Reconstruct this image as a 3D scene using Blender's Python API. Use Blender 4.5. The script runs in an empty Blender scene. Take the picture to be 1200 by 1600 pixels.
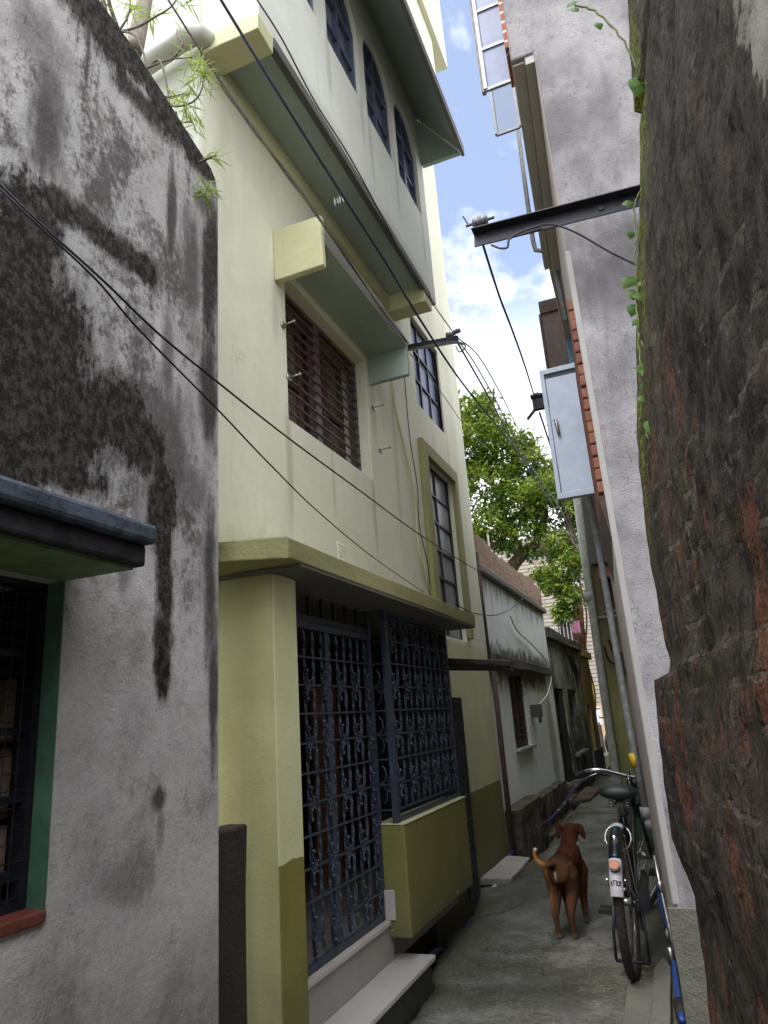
import bpy, bmesh, math, random
from mathutils import Vector, Matrix, noise
random.seed(7)
PI = math.pi
S = 1.115                      # working units to metres, applied to every top-level object at the end
sc = bpy.context.scene
col = sc.collection
M = {}

# ------------------------------------------------------------------ node helper
class N:
    def __init__(s, name):
        s.m = bpy.data.materials.new(name); s.m.use_nodes = True
        s.t = s.m.node_tree; s.t.nodes.clear()
        M[name] = s.m
        g = s.t.nodes.new('ShaderNodeNewGeometry')
        v = s.t.nodes.new('ShaderNodeVectorMath'); v.operation = 'SCALE'
        s.t.links.new(g.outputs['Position'], v.inputs[0]); v.inputs['Scale'].default_value = 1/S
        s.pos = v.outputs[0]
        s.nrm = g.outputs['True Normal']
        sp = s.t.nodes.new('ShaderNodeSeparateXYZ'); s.t.links.new(s.pos, sp.inputs[0])
        s.x, s.y, s.z = sp.outputs
    def objco(s):
        c = s.t.nodes.new('ShaderNodeTexCoord'); s.pos = c.outputs['Object']
        sp = s.t.nodes.new('ShaderNodeSeparateXYZ'); s.t.links.new(s.pos, sp.inputs[0])
        s.x, s.y, s.z = sp.outputs
        return s
    def put(s, sock, v):
        if hasattr(v, 'is_linked'): s.t.links.new(v, sock)
        elif isinstance(v, (tuple, list)) and len(v) == 3 and sock.type == 'RGBA': sock.default_value = (*v, 1)
        else: sock.default_value = v
    def f(s, op, a, b=0.0, c=None, clamp=False):
        n = s.t.nodes.new('ShaderNodeMath'); n.operation = op; n.use_clamp = clamp
        s.put(n.inputs[0], a); s.put(n.inputs[1], b)
        if c is not None: s.put(n.inputs[2], c)
        return n.outputs[0]
    def mul(s, a, b): return s.f('MULTIPLY', a, b)
    def add(s, a, b): return s.f('ADD', a, b)
    def sub(s, a, b): return s.f('SUBTRACT', a, b)
    def mx(s, a, b): return s.f('MAXIMUM', a, b)
    def st(s, v, lo, hi):                     # smooth step
        n = s.t.nodes.new('ShaderNodeMapRange'); n.interpolation_type = 'SMOOTHSTEP'
        s.put(n.inputs[0], v); s.put(n.inputs[1], lo); s.put(n.inputs[2], hi)
        return n.outputs[0]
    def vec(s, k=(1, 1, 1), off=(0, 0, 0)):
        n = s.t.nodes.new('ShaderNodeMapping'); s.put(n.inputs[0], s.pos)
        n.inputs['Scale'].default_value = k; n.inputs['Location'].default_value = off
        return n.outputs[0]
    def noise(s, scale, detail=5, rough=.6, k=(1, 1, 1), off=(0, 0, 0), dist=0.0):
        n = s.t.nodes.new('ShaderNodeTexNoise')
        s.put(n.inputs['Vector'], s.vec(k, off)); n.inputs['Scale'].default_value = scale
        n.inputs['Detail'].default_value = detail; n.inputs['Roughness'].default_value = rough
        n.inputs['Distortion'].default_value = dist
        return n.outputs['Fac']
    def mix(s, fac, a, b, mode='MIX'):
        n = s.t.nodes.new('ShaderNodeMix'); n.data_type = 'RGBA'; n.blend_type = mode
        s.put(n.inputs[0], fac); s.put(n.inputs[6], a); s.put(n.inputs[7], b)
        return n.outputs[2]
    def blob(s, a, a0, ra, b, b0, rb, wob=None, soft=.5):   # soft ellipse in two coordinates
        u = s.f('DIVIDE', s.sub(a, a0), ra); v = s.f('DIVIDE', s.sub(b, b0), rb)
        d = s.f('SQRT', s.add(s.mul(u, u), s.mul(v, v)))
        if wob is not None: d = s.add(d, wob)
        return s.f('SUBTRACT', 1.0, s.st(d, 1-soft, 1+soft))
    def done(s, color, rough=.7, bump=None, strength=.3, dist=.02, metal=0.0, spec=.35, **kw):
        b = s.t.nodes.new('ShaderNodeBsdfPrincipled'); o = s.t.nodes.new('ShaderNodeOutputMaterial')
        s.put(b.inputs['Base Color'], color); s.put(b.inputs['Roughness'], rough)
        b.inputs['Metallic'].default_value = metal; b.inputs['Specular IOR Level'].default_value = spec
        for k, v in kw.items(): s.put(b.inputs[k], v)
        if bump is not None:
            n = s.t.nodes.new('ShaderNodeBump'); n.inputs['Strength'].default_value = strength
            n.inputs['Distance'].default_value = dist; s.put(n.inputs['Height'], bump)
            s.t.links.new(n.outputs[0], b.inputs['Normal'])
        s.t.links.new(b.outputs[0], o.inputs[0]); s.b = b
        return s.m

def dark(c, k): return tuple(x*k for x in c)

def paint(name, c, var=.20, streak=.25, dirt=(.10, .09, .07), grain=90, bump=.25, rough=.75, spots=.0, marks=None):
    n = N(name)
    big = n.noise(1.3, 4, .6); fine = n.noise(14, 6, .65)
    cc = n.mix(n.st(big, .3, .75), dark(c, 1-var*.6), dark(c, 1+var*.35))
    cc = n.mix(n.mul(n.st(fine, .45, .8), .35), cc, dark(c, 1-var))
    stv = n.noise(5, 5, .65, k=(1.6, 1.6, .13), off=(3, 1, 0))
    cc = n.mix(n.mul(n.st(stv, .56, .8), streak), cc, dirt)
    if spots:
        sp = n.noise(22, 3, .5, k=(1, 1, .45), off=(9, 4, 2))
        cc = n.mix(n.mul(n.st(sp, .70, .78), spots), cc, dirt)
    if marks:
        wob = n.mul(n.sub(n.noise(9, 6, .7, k=(1, 1, .3)), .5), 2.2); mk = None
        for (a0, ra, z0, rz, k) in marks:
            b = n.mul(n.blob(n.y, a0, ra, n.z, z0, rz, wob, .6), k); mk = b if mk is None else n.mx(mk, b)
        cc = n.mix(mk, cc, dirt)
        cr = n.noise(.9, 8, .7, off=(4, 7, 2)); cr2 = n.noise(1.6, 3, .5, off=(1, 1, 1))
        line = n.mul(n.f('SUBTRACT', 1.0, n.st(n.f('ABSOLUTE', n.sub(cr, .5)), .0, .0035)), n.st(cr2, .52, .60))
        cc = n.mix(n.mul(line, .6), cc, dark(dirt, .6))
        pa_ = n.noise(2.2, 5, .6, off=(6, 1, 5)); cc = n.mix(n.mul(n.st(pa_, .585, .60), .16), cc, dark(c, 1.12))
    g = n.add(n.mul(n.noise(grain, 3, .7), .35), n.noise(6, 4, .6))
    return n.done(cc, rough, g, bump, .02)

# ---- painted plaster of the yellow house
paint('cream', (.73, .73, .565), var=.14, streak=.38, dirt=(.36, .35, .22), spots=.35, marks=[(2.75, .5, 2.02, .16, .55), (3.9, .5, 2.02, .12, .5), (4.8, .35, 2.02, .15, .5), (3.24, .035, 2.72, .34, .55), (4.46, .03, 2.75, .30, .5), (3.8, .02, 2.78, .25, .4), (5.0, .04, 3.3, .6, .35), (5.62, .03, 2.6, .5, .4), (6.9, .12, 4.6, 1.6, .18), (2.62, .10, 4.1, .4, .25), (6.62, .04, 3.75, .35, .3), (4.56, .05, 3.6, .25, .45), (3.12, .04, 3.65, .22, .4)])
paint('cream_upper', (.66, .68, .59), var=.14, streak=.36, dirt=(.36, .38, .28), spots=.3, marks=[(3.30, .03, 5.45, .3, .5), (3.86, .03, 5.5, .25, .45), (4.0, .03, 5.4, .3, .5), (4.56, .03, 5.45, .28, .45), (5.2, .035, 5.45, .3, .5), (3.2, .8, 4.92, .07, .4), (4.6, .6, 4.92, .06, .4)])
paint('cream_end', (.50, .52, .44), streak=.08, dirt=(.4, .4, .3))
paint('yellow_band', (.54, .53, .31), streak=.4, dirt=(.24, .22, .1), spots=.5)
paint('teal_soffit', (.36, .45, .38), var=.3, streak=.3, dirt=(.17, .21, .17), spots=.3, bump=.25)
paint('ledge', (.27, .26, .115), streak=.3, dirt=(.1, .09, .04), bump=.5, grain=60)
paint('olive_band', (.30, .29, .12), streak=.2)
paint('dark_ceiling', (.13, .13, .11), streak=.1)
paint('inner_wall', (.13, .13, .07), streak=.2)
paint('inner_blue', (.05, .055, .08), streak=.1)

def two_tone(name, upper, lower, z0, side=None, chips=None):
    n = N(name)
    w = n.noise(9, 4, .6)
    big = n.noise(1.6, 4, .6, off=(2, 2, 2)); fine = n.noise(16, 6, .7)
    m = n.f('SUBTRACT', 1.0, n.st(n.add(n.z, n.mul(n.sub(w, .5), .035)), z0-.002, z0+.002))
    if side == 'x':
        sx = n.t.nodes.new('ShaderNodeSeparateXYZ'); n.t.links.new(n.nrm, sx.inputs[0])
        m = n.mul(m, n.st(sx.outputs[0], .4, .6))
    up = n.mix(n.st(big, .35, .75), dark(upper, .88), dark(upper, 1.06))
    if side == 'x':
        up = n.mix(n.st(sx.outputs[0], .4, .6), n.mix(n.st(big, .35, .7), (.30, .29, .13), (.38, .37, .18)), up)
    lo = n.mix(n.st(big, .35, .75), dark(lower, .8), dark(lower, 1.1))
    c = n.mix(m, up, lo)
    stv = n.noise(6, 5, .65, k=(1.5, 1.5, .15))
    c = n.mix(n.mul(n.st(stv, .55, .8), .28), c, (.16, .14, .06))
    sp = n.noise(26, 3, .5, k=(1, 1, .35), off=(9, 4, 2))
    c = n.mix(n.mul(n.st(sp, .71, .76), .35), c, (.1, .09, .05))
    if chips:
        zz, amt = chips
        ch = n.add(n.noise(13, 6, .7, off=(5, 5, 1)), n.mul(n.f('SUBTRACT', 1.0, n.st(n.z, zz, zz+.22)), amt))
        c = n.mix(n.st(ch, .83, .86), c, (.62, .58, .45))
        da = n.noise(4, 4, .6)
        c = n.mix(n.mul(n.f('SUBTRACT', 1.0, n.st(n.add(n.z, n.mul(da, .3)), zz, zz+.5)), .55), c, (.09, .08, .05))
    return n.done(c, .72, n.add(n.mul(n.noise(75, 3, .7), .4), n.noise(7, 4, .6)), .3, .02)
two_tone('pillar', (.62, .61, .34), (.22, .21, .045), .83, 'x', (.36, .05))
two_tone('dado_wall', (.60, .59, .36), (.20, .195, .07), .67, None, (.0, .05))
two_tone('porch_olive', (.18, .172, .05), (.17, .163, .05), .3, None, (.26, .24))

def grimy(name, base, blobs, bump=.6):
    """old unpainted plaster; blobs = (y, ry, z, rz, weight) black algae patches"""
    n = N(name)
    w1 = n.mul(n.sub(n.noise(4.5, 6, .72, k=(1, 1, .7)), .5), 1.5)
    gran = n.noise(42, 6, .8, k=(1, 1, .75)); run = n.noise(15, 6, .75, k=(1, 1, .16), off=(2, 0, 1))
    wob = n.add(w1, n.add(n.mul(n.sub(gran, .5), 1.25), n.mul(n.sub(run, .5), 1.5)))
    mask = None
    for (a0, ra, z0, rz, k) in blobs:
        b = n.mul(n.blob(n.y, a0, ra, n.z, z0, rz, wob, .62), k)
        mask = b if mask is None else n.mx(mask, b)
    st2 = n.noise(2.4, 5, .65, off=(4, 0, 0))
    mask = n.mx(mask, n.mul(n.mul(n.st(run, .50, .72), n.st(n.add(st2, n.mul(n.sub(gran, .5), .3)), .44, .66)), .55))
    rain = n.noise(6.5, 5, .65, k=(1, 1, .05), off=(1, 3, 2)); topm = n.st(n.add(n.z, n.mul(n.sub(rain, .5), 3.2)), 2.2, 3.9)
    mask = n.mx(mask, n.mul(n.mul(topm, n.st(n.add(rain, n.mul(n.sub(gran, .5), .35)), .47, .62)), .62))
    smu = n.add(n.noise(1.9, 6, .7, off=(8, 2, 4), k=(1, 1, .7)), n.mul(n.sub(gran, .5), .3))
    mask = n.mx(mask, n.mul(n.mul(n.st(smu, .42, .62), n.st(n.add(n.z, n.mul(n.sub(rain, .5), 2)), 1.3, 2.2)), .55))
    mask = n.st(n.add(mask, n.mul(n.sub(gran, .5), .5)), .10, .74)
    fine = n.noise(30, 6, .75)
    c = n.mix(n.st(n.noise(3, 6, .7), .35, .7), dark(base, .84), dark(base, 1.15))
    c = n.mix(n.mul(n.st(n.add(n.noise(5, 6, .7, off=(7, 7, 7)), n.mul(n.sub(gran, .5), .2)), .50, .70), .5), c, (.20, .165, .13))
    lowd = n.mul(n.f('SUBTRACT', 1.0, n.st(n.add(n.z, n.mul(n.sub(st2, .5), .9)), .35, .85)), .55)
    c = n.mix(lowd, c, (.13, .115, .085))
    c = n.mix(n.mul(n.st(gran, .52, .66), .28), c, dark(base, .45))
    spk = n.noise(60, 4, .8, off=(3, 3, 0))
    dkc = n.mix(n.st(gran, .42, .62), (.018, .016, .014), (.078, .068, .056))
    dkc = n.mix(n.mul(n.st(spk, .64, .72), .5), dkc, dark(base, .55))
    c = n.mix(mask, c, dkc)
    pit = n.noise(24, 4, .7, k=(1, 1, .4), off=(5, 2, 8)); c = n.mix(n.mul(n.st(pit, .70, .76), .5), c, (.06, .055, .05))
    h = n.add(n.mul(n.noise(95, 4, .8), .8), n.add(n.noise(9, 5, .65), n.mul(n.noise(38, 3, .65), .7)))
    return n.done(c, .88, h, bump, .022, spec=.15)
grimy('old_plaster', (.51, .49, .47), [(1.195, 0.123, 2.719, 0.171, 1), (1.161, 0.144, 2.53, 0.188, 1), (1.261, 0.198, 2.349, 0.227, 1), (1.201, 0.208, 2.115, 0.208, 1), (1.399, 0.173, 2.173, 0.182, 1), (1.29, 0.31, 2.021, 0.071, 0.9), (1.802, 0.198, 2.234, 0.254, 0.55), (1.222, 0.079, 3.057, 0.243, 0.6), (1.573, 0.15, 2.261, 0.131, 1), (1.691, 0.135, 2.218, 0.132, 0.8), (1.4, 0.114, 2.857, 0.063, 0.7), (1.497, 0.124, 2.846, 0.061, 0.8), (1.632, 0.129, 2.852, 0.064, 0.85), (1.288, 0.114, 2.833, 0.065, 0.8), (1.225, 0.072, 3.157, 0.204, 0.55), (1.173, 0.153, 3.351, 0.139, 0.45), (1.431, 0.144, 3.694, 0.165, 0.9), (1.609, 0.14, 3.723, 0.153, 0.9), (1.797, 0.161, 3.649, 0.161, 0.85), (1.984, 0.22, 3.616, 0.124, 0.8), (1.327, 0.172, 3.704, 0.133, 0.9), (1.618, 0.165, 3.534, 0.079, 0.7), (1.802, 0.029, 3.193, 0.255, 0.6), (1.929, 0.079, 3.021, 0.343, 0.55), (2.045, 0.078, 3.095, 0.451, 0.7), (2.047, 0.065, 2.528, 0.321, 0.65), (1.798, 0.034, 2.571, 0.298, 0.5), (1.792, 0.077, 2.027, 0.164, 0.9), (1.806, 0.048, 1.9, 0.128, 0.8), (1.814, 0.05, 1.743, 0.154, 0.78), (1.806, 0.055, 1.61, 0.12, 0.75), (1.806, 0.045, 1.512, 0.107, 0.78), (2.05, 0.046, 1.833, 0.346, 0.6), (2.07, 0.033, 1.438, 0.233, 0.6), (1.801, 0.034, 1.125, 0.042, 0.6), (1.81, 0.02, 1.037, 0.086, 0.4), (1.625, 0.043, 1.804, 0.097, 0.45), (1.943, 0.109, 2.137, 0.142, 0.5), (1.682, 0.15, 0.945, 0.079, 0.4), (1.538, 0.088, 1.034, 0.121, 0.25), (1.521, 0.032, 2.436, 0.13, 0.4), (1.364, 0.046, 2.485, 0.123, 0.3)], .36)

n = N('grey_render')               # tall grey building, end wall
wob = n.mul(n.sub(n.noise(3.2, 6, .7), .5), 2)
sm = n.noise(2.2, 6, .68, k=(1, 1, .7)); st1 = n.noise(6, 6, .7, k=(1.3, 1.3, .12))
c = n.mix(n.st(sm, .32, .68), (.19, .180, .19), (.42, .405, .42))
c = n.mix(n.mul(n.st(st1, .5, .78), .5), c, (.10, .095, .095))
c = n.mix(n.mul(n.st(n.z, 3.0, 4.6), .55), c, n.mix(n.st(sm, .4, .7), (.13, .12, .12), (.27, .255, .25)))
c = n.mix(n.mul(n.blob(n.x, .1, .3, n.z, 3.25, .18, wob), .55), c, (.10, .095, .10))
cr = n.noise(1.7, 6, .75, off=(0, 3, 1))
c = n.mix(n.mul(n.f('SUBTRACT', 1.0, n.st(n.f('ABSOLUTE', n.sub(cr, .5)), .0, .006)), .5), c, (.07, .065, .06))
c = n.mix(n.mul(n.st(n.noise(40, 4, .7), .5, .8), .25), c, (.16, .15, .15))
n.done(c, .85, n.add(n.mul(n.noise(110, 4, .75), .7), n.noise(8, 5, .65)), .55, .02, spec=.2)
paint('pink_plaster', (.44, .38, .355), streak=.4, dirt=(.2, .16, .15), spots=.3, bump=.4)
paint('soffit_brown', (.42, .39, .34), streak=.35, dirt=(.05, .045, .04), bump=.35)
paint('pale_edge', (.38, .36, .345), streak=.3)

def bricks(name, c1, c2, mortar, bw=.24, bh=.075, ms=.012, swap=True, bump=.8):
    n = N(name)
    if swap:
        cb = n.t.nodes.new('ShaderNodeCombineXYZ')
        n.t.links.new(n.add(n.x, n.y), cb.inputs[0]); n.t.links.new(n.z, cb.inputs[1]); v = cb.outputs[0]
    else: v = n.pos
    b = n.t.nodes.new('ShaderNodeTexBrick'); n.put(b.inputs['Vector'], v); b.inputs['Scale'].default_value = 1
    n.put(b.inputs['Color1'], c1); n.put(b.inputs['Color2'], c2); n.put(b.inputs['Mortar'], mortar)
    b.inputs['Brick Width'].default_value = bw; b.inputs['Row Height'].default_value = bh
    b.inputs['Mortar Size'].default_value = ms; b.inputs['Bias'].default_value = -.1
    c = n.mix(n.mul(n.st(n.noise(6, 6, .7), .5, .75), .55), b.outputs[0], (.10, .075, .055))
    c = n.mix(n.mul(n.st(n.noise(30, 5, .7), .5, .8), .35), c, (.30, .24, .19))
    h = n.add(n.mul(b.outputs['Fac'], -1.0), n.mul(n.noise(40, 5, .7), .5))
    return n.done(c, .9, h, bump, .012, spec=.15)
bricks('orange_brick', (.40, .135, .075), (.33, .10, .055), (.62, .58, .53), .22, .072, .009)
bricks('parapet_brick', (.42, .285, .205), (.31, .205, .145), (.33, .245, .185), .20, .07, .012, True, .8)
bricks('far_slats', (.36, .32, .27), (.32, .285, .24), (.15, .13, .105), 60, .13, .016)

n = N('mossy_brick')               # near right wall
wv = n.noise(2.1, 6, .7, k=(1, 1, .6)); wf = n.noise(12, 8, .8, k=(1, 1, .42), dist=.3); wg = n.noise(52, 6, .82, k=(1, 1, .8)); wh = n.noise(170, 4, .8)
gr = n.add(n.mul(wg, .6), n.mul(wh, .4))
wy = n.add(n.y, n.mul(n.sub(n.noise(9, 4, .6), .5), .05)); wz = n.add(n.z, n.mul(n.sub(n.noise(7, 5, .65, off=(3, 3, 3)), .5), .05))
cbn = n.t.nodes.new('ShaderNodeCombineXYZ'); n.t.links.new(wy, cbn.inputs[0]); n.t.links.new(wz, cbn.inputs[1])
bk = n.t.nodes.new('ShaderNodeTexBrick'); n.t.links.new(cbn.outputs[0], bk.inputs['Vector']); bk.inputs['Scale'].default_value = 1
n.put(bk.inputs['Color1'], (.2, .2, .2)); n.put(bk.inputs['Color2'], (.9, .9, .9)); n.put(bk.inputs['Mortar'], (.5, .5, .5))
bk.inputs['Brick Width'].default_value = .23; bk.inputs['Row Height'].default_value = .078; bk.inputs['Mortar Size'].default_value = .011; bk.inputs['Mortar Smooth'].default_value = .6
btone = n.t.nodes.new('ShaderNodeSeparateColor'); n.t.links.new(bk.outputs['Color'], btone.inputs[0]); btone = btone.outputs[0]
c = n.mix(n.st(n.add(n.mul(wf, .6), n.mul(gr, .4)), .42, .58), (.008, .007, .0065), (.080, .064, .050))
c = n.mix(n.mul(n.st(wv, .44, .60), .6), c, n.mix(n.st(gr, .40, .60), (.036, .027, .021), (.165, .125, .092)))
low = n.f('SUBTRACT', 1.0, n.st(n.add(n.z, n.mul(n.sub(wv, .5), 1.2)), 1.65, 2.55))
bp = n.noise(4.4, 7, .68, k=(1, 1.1, .6), off=(2, 0, 5))
om = n.mul(n.st(n.add(n.add(bp, n.mul(n.sub(gr, .5), .45)), n.mul(n.sub(btone, .5), .10)), .560, .62), n.add(.06, n.mul(low, .94)))
c = n.mix(n.mul(om, .85), c, n.mix(n.st(gr, .42, .62), (.085, .034, .020), (.28, .112, .055)))
mort = n.mul(n.mul(bk.outputs['Fac'], n.st(n.noise(6, 5, .7, off=(6, 6, 6)), .46, .6)), n.add(.14, n.mul(low, .5)))
c = n.mix(mort, c, n.mix(n.st(gr, .4, .6), (.045, .038, .030), (.27, .23, .18)))
lime = n.noise(15, 8, .82, k=(1, 1, .35), off=(8, 1, 0), dist=.4)
c = n.mix(n.mul(n.st(lime, .59, .69), n.mul(n.st(gr, .44, .58), .8)), c, (.37, .34, .29))
pits = n.noise(28, 5, .75, k=(1, 1, .6), off=(0, 3, 9))
c = n.mix(n.mul(n.st(pits, .56, .64), .85), c, (.006, .0055, .006))
gz = n.blob(n.z, 3.0, 1.10, n.y, 2.70, .40, n.mul(n.sub(wf, .5), 3.0), .35)
c = n.mix(n.mul(n.mul(gz, n.st(gr, .38, .54)), n.st(n.noise(7, 6, .75, k=(1, 1, .4), off=(2, 2, 7)), .38, .56)), c, n.mix(n.st(gr, .44, .60), (.045, .065, .008), (.30, .35, .04)))
ms2 = n.mul(n.st(n.noise(3.4, 6, .72, off=(1, 9, 2), k=(1, 1, .6)), .57, .66), n.mul(n.st(gr, .4, .6), .6))
c = n.mix(ms2, c, (.085, .09, .03))
pw = n.mul(n.sub(n.noise(5, 7, .7), .5), 1.6)
pl = n.blob(n.y, .75, .36, n.z, 2.72, .62, pw, .05)
c = n.mix(pl, c, n.mix(n.st(n.noise(7, 6, .7), .4, .7), (.30, .28, .24), (.44, .42, .37)))
n.done(c, .9, n.add(n.mul(wf, .7), n.add(n.mul(gr, 1.3), n.add(n.mul(pits, -.8), n.mul(mort, -.9)))), .9, .026, spec=.2)

n = N('alley_concrete')
b1 = n.noise(1.1, 6, .7); b2 = n.noise(5, 7, .75); b3 = n.noise(60, 4, .7)
b1 = n.add(b1, n.mul(n.sub(b3, .5), .25)); c = n.mix(n.st(b1, .38, .64), (.060, .060, .042), (.225, .218, .192))
c = n.mix(n.mul(n.st(b2, .44, .70), .75), c, (.048, .050, .024))
ed = n.mx(n.f('SUBTRACT', 1.0, n.st(n.add(n.add(n.x, 1.45), n.mul(b2, .5)), .2, .55)), n.st(n.add(n.x, n.mul(b2, .6)), -.45, .1))
c = n.mix(n.mul(ed, .6), c, n.mix(n.st(b3, .4, .7), (.045, .05, .02), (.10, .105, .04)))
c = n.mix(n.mul(n.st(b3, .52, .66), .35), c, (.30, .29, .24)); c = n.mix(n.mul(n.st(n.noise(90, 3, .8, off=(2, 2, 2)), .60, .68), .6), c, (.03, .03, .02))
wet = n.st(n.noise(1.6, 5, .65, off=(4, 4, 0)), .48, .66)
c = n.mix(n.mul(wet, .5), c, (.045, .045, .040))
ck = n.noise(.9, 8, .72, off=(1, 2, 3)); vo = n.t.nodes.new('ShaderNodeTexVoronoi'); vo.feature = 'DISTANCE_TO_EDGE'; vo.inputs['Scale'].default_value = 1.15
vm = n.t.nodes.new('ShaderNodeVectorMath'); vm.operation = 'ADD'; n.t.links.new(n.pos, vm.inputs[0]); cbx = n.t.nodes.new('ShaderNodeCombineXYZ'); n.t.links.new(n.mul(n.sub(b2, .5), .35), cbx.inputs[0]); n.t.links.new(n.mul(n.sub(b1, .5), .5), cbx.inputs[1]); n.t.links.new(cbx.outputs[0], vm.inputs[1]); n.t.links.new(vm.outputs[0], vo.inputs['Vector'])
c = n.mix(n.mul(n.mul(n.f('SUBTRACT', 1.0, n.st(vo.outputs['Distance'], .0, .012)), n.st(n.noise(1.7, 3, .5, off=(8, 8, 1)), .47, .56)), .8), c, (.022, .022, .016))
c = n.mix(n.mul(n.f('SUBTRACT', 1.0, n.st(n.f('ABSOLUTE', n.sub(ck, .5)), .0, .005)), .6), c, (.03, .03, .025))
n.done(c, n.sub(.70, n.mul(wet, .42)), n.add(n.mul(b2, 1.0), n.add(n.mul(b3, .45), n.mul(n.noise(180, 2, .6), .2))), .55, .025, spec=.4)
paint('drain_mud', (.035, .034, .026), streak=0, bump=.8, rough=.5)
paint('soil', (.16, .14, .10), streak=0, bump=.6)
paint('stone_slab', (.40, .375, .335), streak=.12, dirt=(.16, .15, .12), spots=.3, bump=.35, rough=.6)
paint('tile', (.42, .385, .35), streak=.1, dirt=(.2, .18, .15), bump=.12, rough=.45)
paint('tile_riser', (.27, .245, .22), streak=.25, dirt=(.1, .09, .07), bump=.12, rough=.5)
paint('concrete_block', (.16, .155, .125), var=.45, streak=.6, dirt=(.05, .055, .03), spots=.6, bump=.9)
paint('rot_post', (.038, .030, .023), var=.6, streak=.8, dirt=(.12, .095, .07), spots=.5, bump=1.0)
n = N('white_wash')                # pale wall with black run marks below the coping
sn = n.noise(9, 6, .7, k=(1, 2.2, .12)); nn = n.noise(5, 6, .7)
run = n.mul(n.st(n.add(sn, n.mul(n.st(n.z, 2.25, 2.8), .22)), .62, .80), .9)
dk = n.mul(n.blob(n.z, 1.82, .22, n.y, 9.6, 3.2, n.mul(n.sub(nn, .5), 2.6), .4), .92)
base = n.mix(n.st(n.noise(1.5, 5, .65), .35, .7), (.78, .82, .78), (.88, .91, .89))
base = n.mix(n.mul(n.st(n.noise(7, 5, .7, k=(1, 1, .15), off=(4, 4, 4)), .5, .75), .35), base, (.27, .30, .24))
c = n.mix(run, base, (.075, .085, .05)); c = n.mix(dk, c, (.055, .05, .042))
c = n.mix(n.mul(n.blob(n.z, .85, .7, n.y, 10.9, .25, n.mul(n.sub(nn, .5), 2.0), .4), .75), c, (.33, .30, .25))
n.done(c, .8, n.add(n.mul(n.noise(60, 4, .7), .4), nn), .35, .02)
n = N('moss_stone')
a = n.noise(5, 6, .75); b = n.noise(26, 5, .75)
c = n.mix(n.st(a, .35, .7), (.045, .038, .030), (.20, .155, .115)); c = n.mix(n.mul(n.st(b, .45, .75), .5), c, (.09, .09, .035))
n.done(c, .9, n.add(a, n.mul(b, .6)), .9, .03, spec=.2)
n = N('moss_wall')                 # derelict house
a = n.noise(2.5, 6, .75, k=(1, 1, .4)); b = n.noise(12, 6, .75, k=(1, 1, .3))
c = n.mix(n.st(a, .40, .62), (.05, .048, .036), (.38, .40, .34)); c = n.mix(n.mul(n.st(b, .42, .7), .7), c, (.045, .046, .03))
c = n.mix(n.mul(n.st(n.z, 2.0, 2.45), .75), c, (.035, .036, .022))
n.done(c, .85, n.add(a, n.mul(b, .5)), .6, .03, spec=.2)
n = N('olive_wall')
a = n.noise(2.2, 6, .7, k=(1, 1, .45)); b = n.noise(9, 6, .7, k=(1, 1, .15))
c = n.mix(n.st(a, .35, .7), (.165, .16, .055), (.30, .285, .12)); c = n.mix(n.mul(n.st(b, .5, .75), .55), c, (.07, .068, .03))
c = n.mix(n.mul(n.st(n.add(n.z, n.mul(b, .5)), 1.95, 2.45), .8), c, (.055, .052, .022))
c = n.mix(n.f('SUBTRACT', 1.0, n.st(n.z, .448, .452)), c, (.035, .10, .045))
n.done(c, .75, n.add(a, n.mul(b, .5)), .35, .02)
paint('ochre', (.55, .40, .16), streak=.35, dirt=(.2, .13, .06))
paint('beige_far', (.50, .36, .24), streak=.2)
paint('dark_concrete', (.10, .098, .088), streak=.4, dirt=(.04, .04, .035), bump=.5)
paint('coping', (.20, .19, .165), streak=.5, dirt=(.045, .045, .035), spots=.5, bump=.7)
paint('black_ledge', (.10, .092, .078), streak=.6, dirt=(.025, .022, .018), bump=.8)

def plain(name, c, rough=.5, metal=0.0, var=.25, bump=.15, spec=.4, scale=18, rust=0.0, **kw):
    n = N(name)
    a = n.noise(scale, 5, .7); b = n.noise(scale*.2, 4, .6)
    cc = n.mix(n.st(a, .35, .7), dark(c, 1-var), dark(c, 1+var*.6)); cc = n.mix(n.mul(n.st(b, .4, .7), .3), cc, dark(c, 1-var))
    if rust: cc = n.mix(n.mul(n.st(n.noise(scale*.8, 6, .75, off=(3, 3, 3)), .56, .7), rust), cc, (.10, .045, .02))
    return n.done(cc, n.add(rough-.08, n.mul(a, .16)), a, bump, .01, metal, spec, **kw)
plain('gate_blue', (.040, .055, .082), .45, .0, .4, .15, .5, 30, rust=.7)
plain('gate_dark', (.03, .032, .04), .5, rust=.4)
plain('steel_blue', (.40, .46, .55), .4, .15, .12, .1, .5, 6, rust=.06)
plain('steel_grey', (.30, .32, .34), .42, .3, .25)
plain('black_steel', (.022, .021, .032), .45, .2, .4, .2, .5, 25, rust=.25)
plain('brown_wood', (.115, .075, .062), .5, 0, .35, .2)
plain('red_wood', (.34, .145, .075), .5, 0, .4, .2, .4, 9)
plain('shutter_brown', (.24, .17, .135), .6, 0, .35, .2, .3, 9)
plain('dark_curtain', (.055, .030, .024), .8, 0, .4, .2)
plain('mauve_frame', (.13, .09, .092), .5)
plain('board', (.24, .17, .11), .7, 0, .4, .3)
plain('window_blue', (.09, .11, .17), .4, 0, .3)
plain('blue_paint', (.12, .25, .42), .6)
plain('green_paint', (.07, .165, .10), .6, 0, .3, .3, .3, 8)
plain('red_paint', (.17, .045, .03), .6, 0, .3, .3)
plain('canopy_top', (.085, .105, .135), .75, 0, .55, .8, .3, 14)
plain('canopy_edge', (.028, .028, .032), .75, 0, .5, .8, .3, 12)
plain('canopy_under', (.17, .27, .12), .7)
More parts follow.
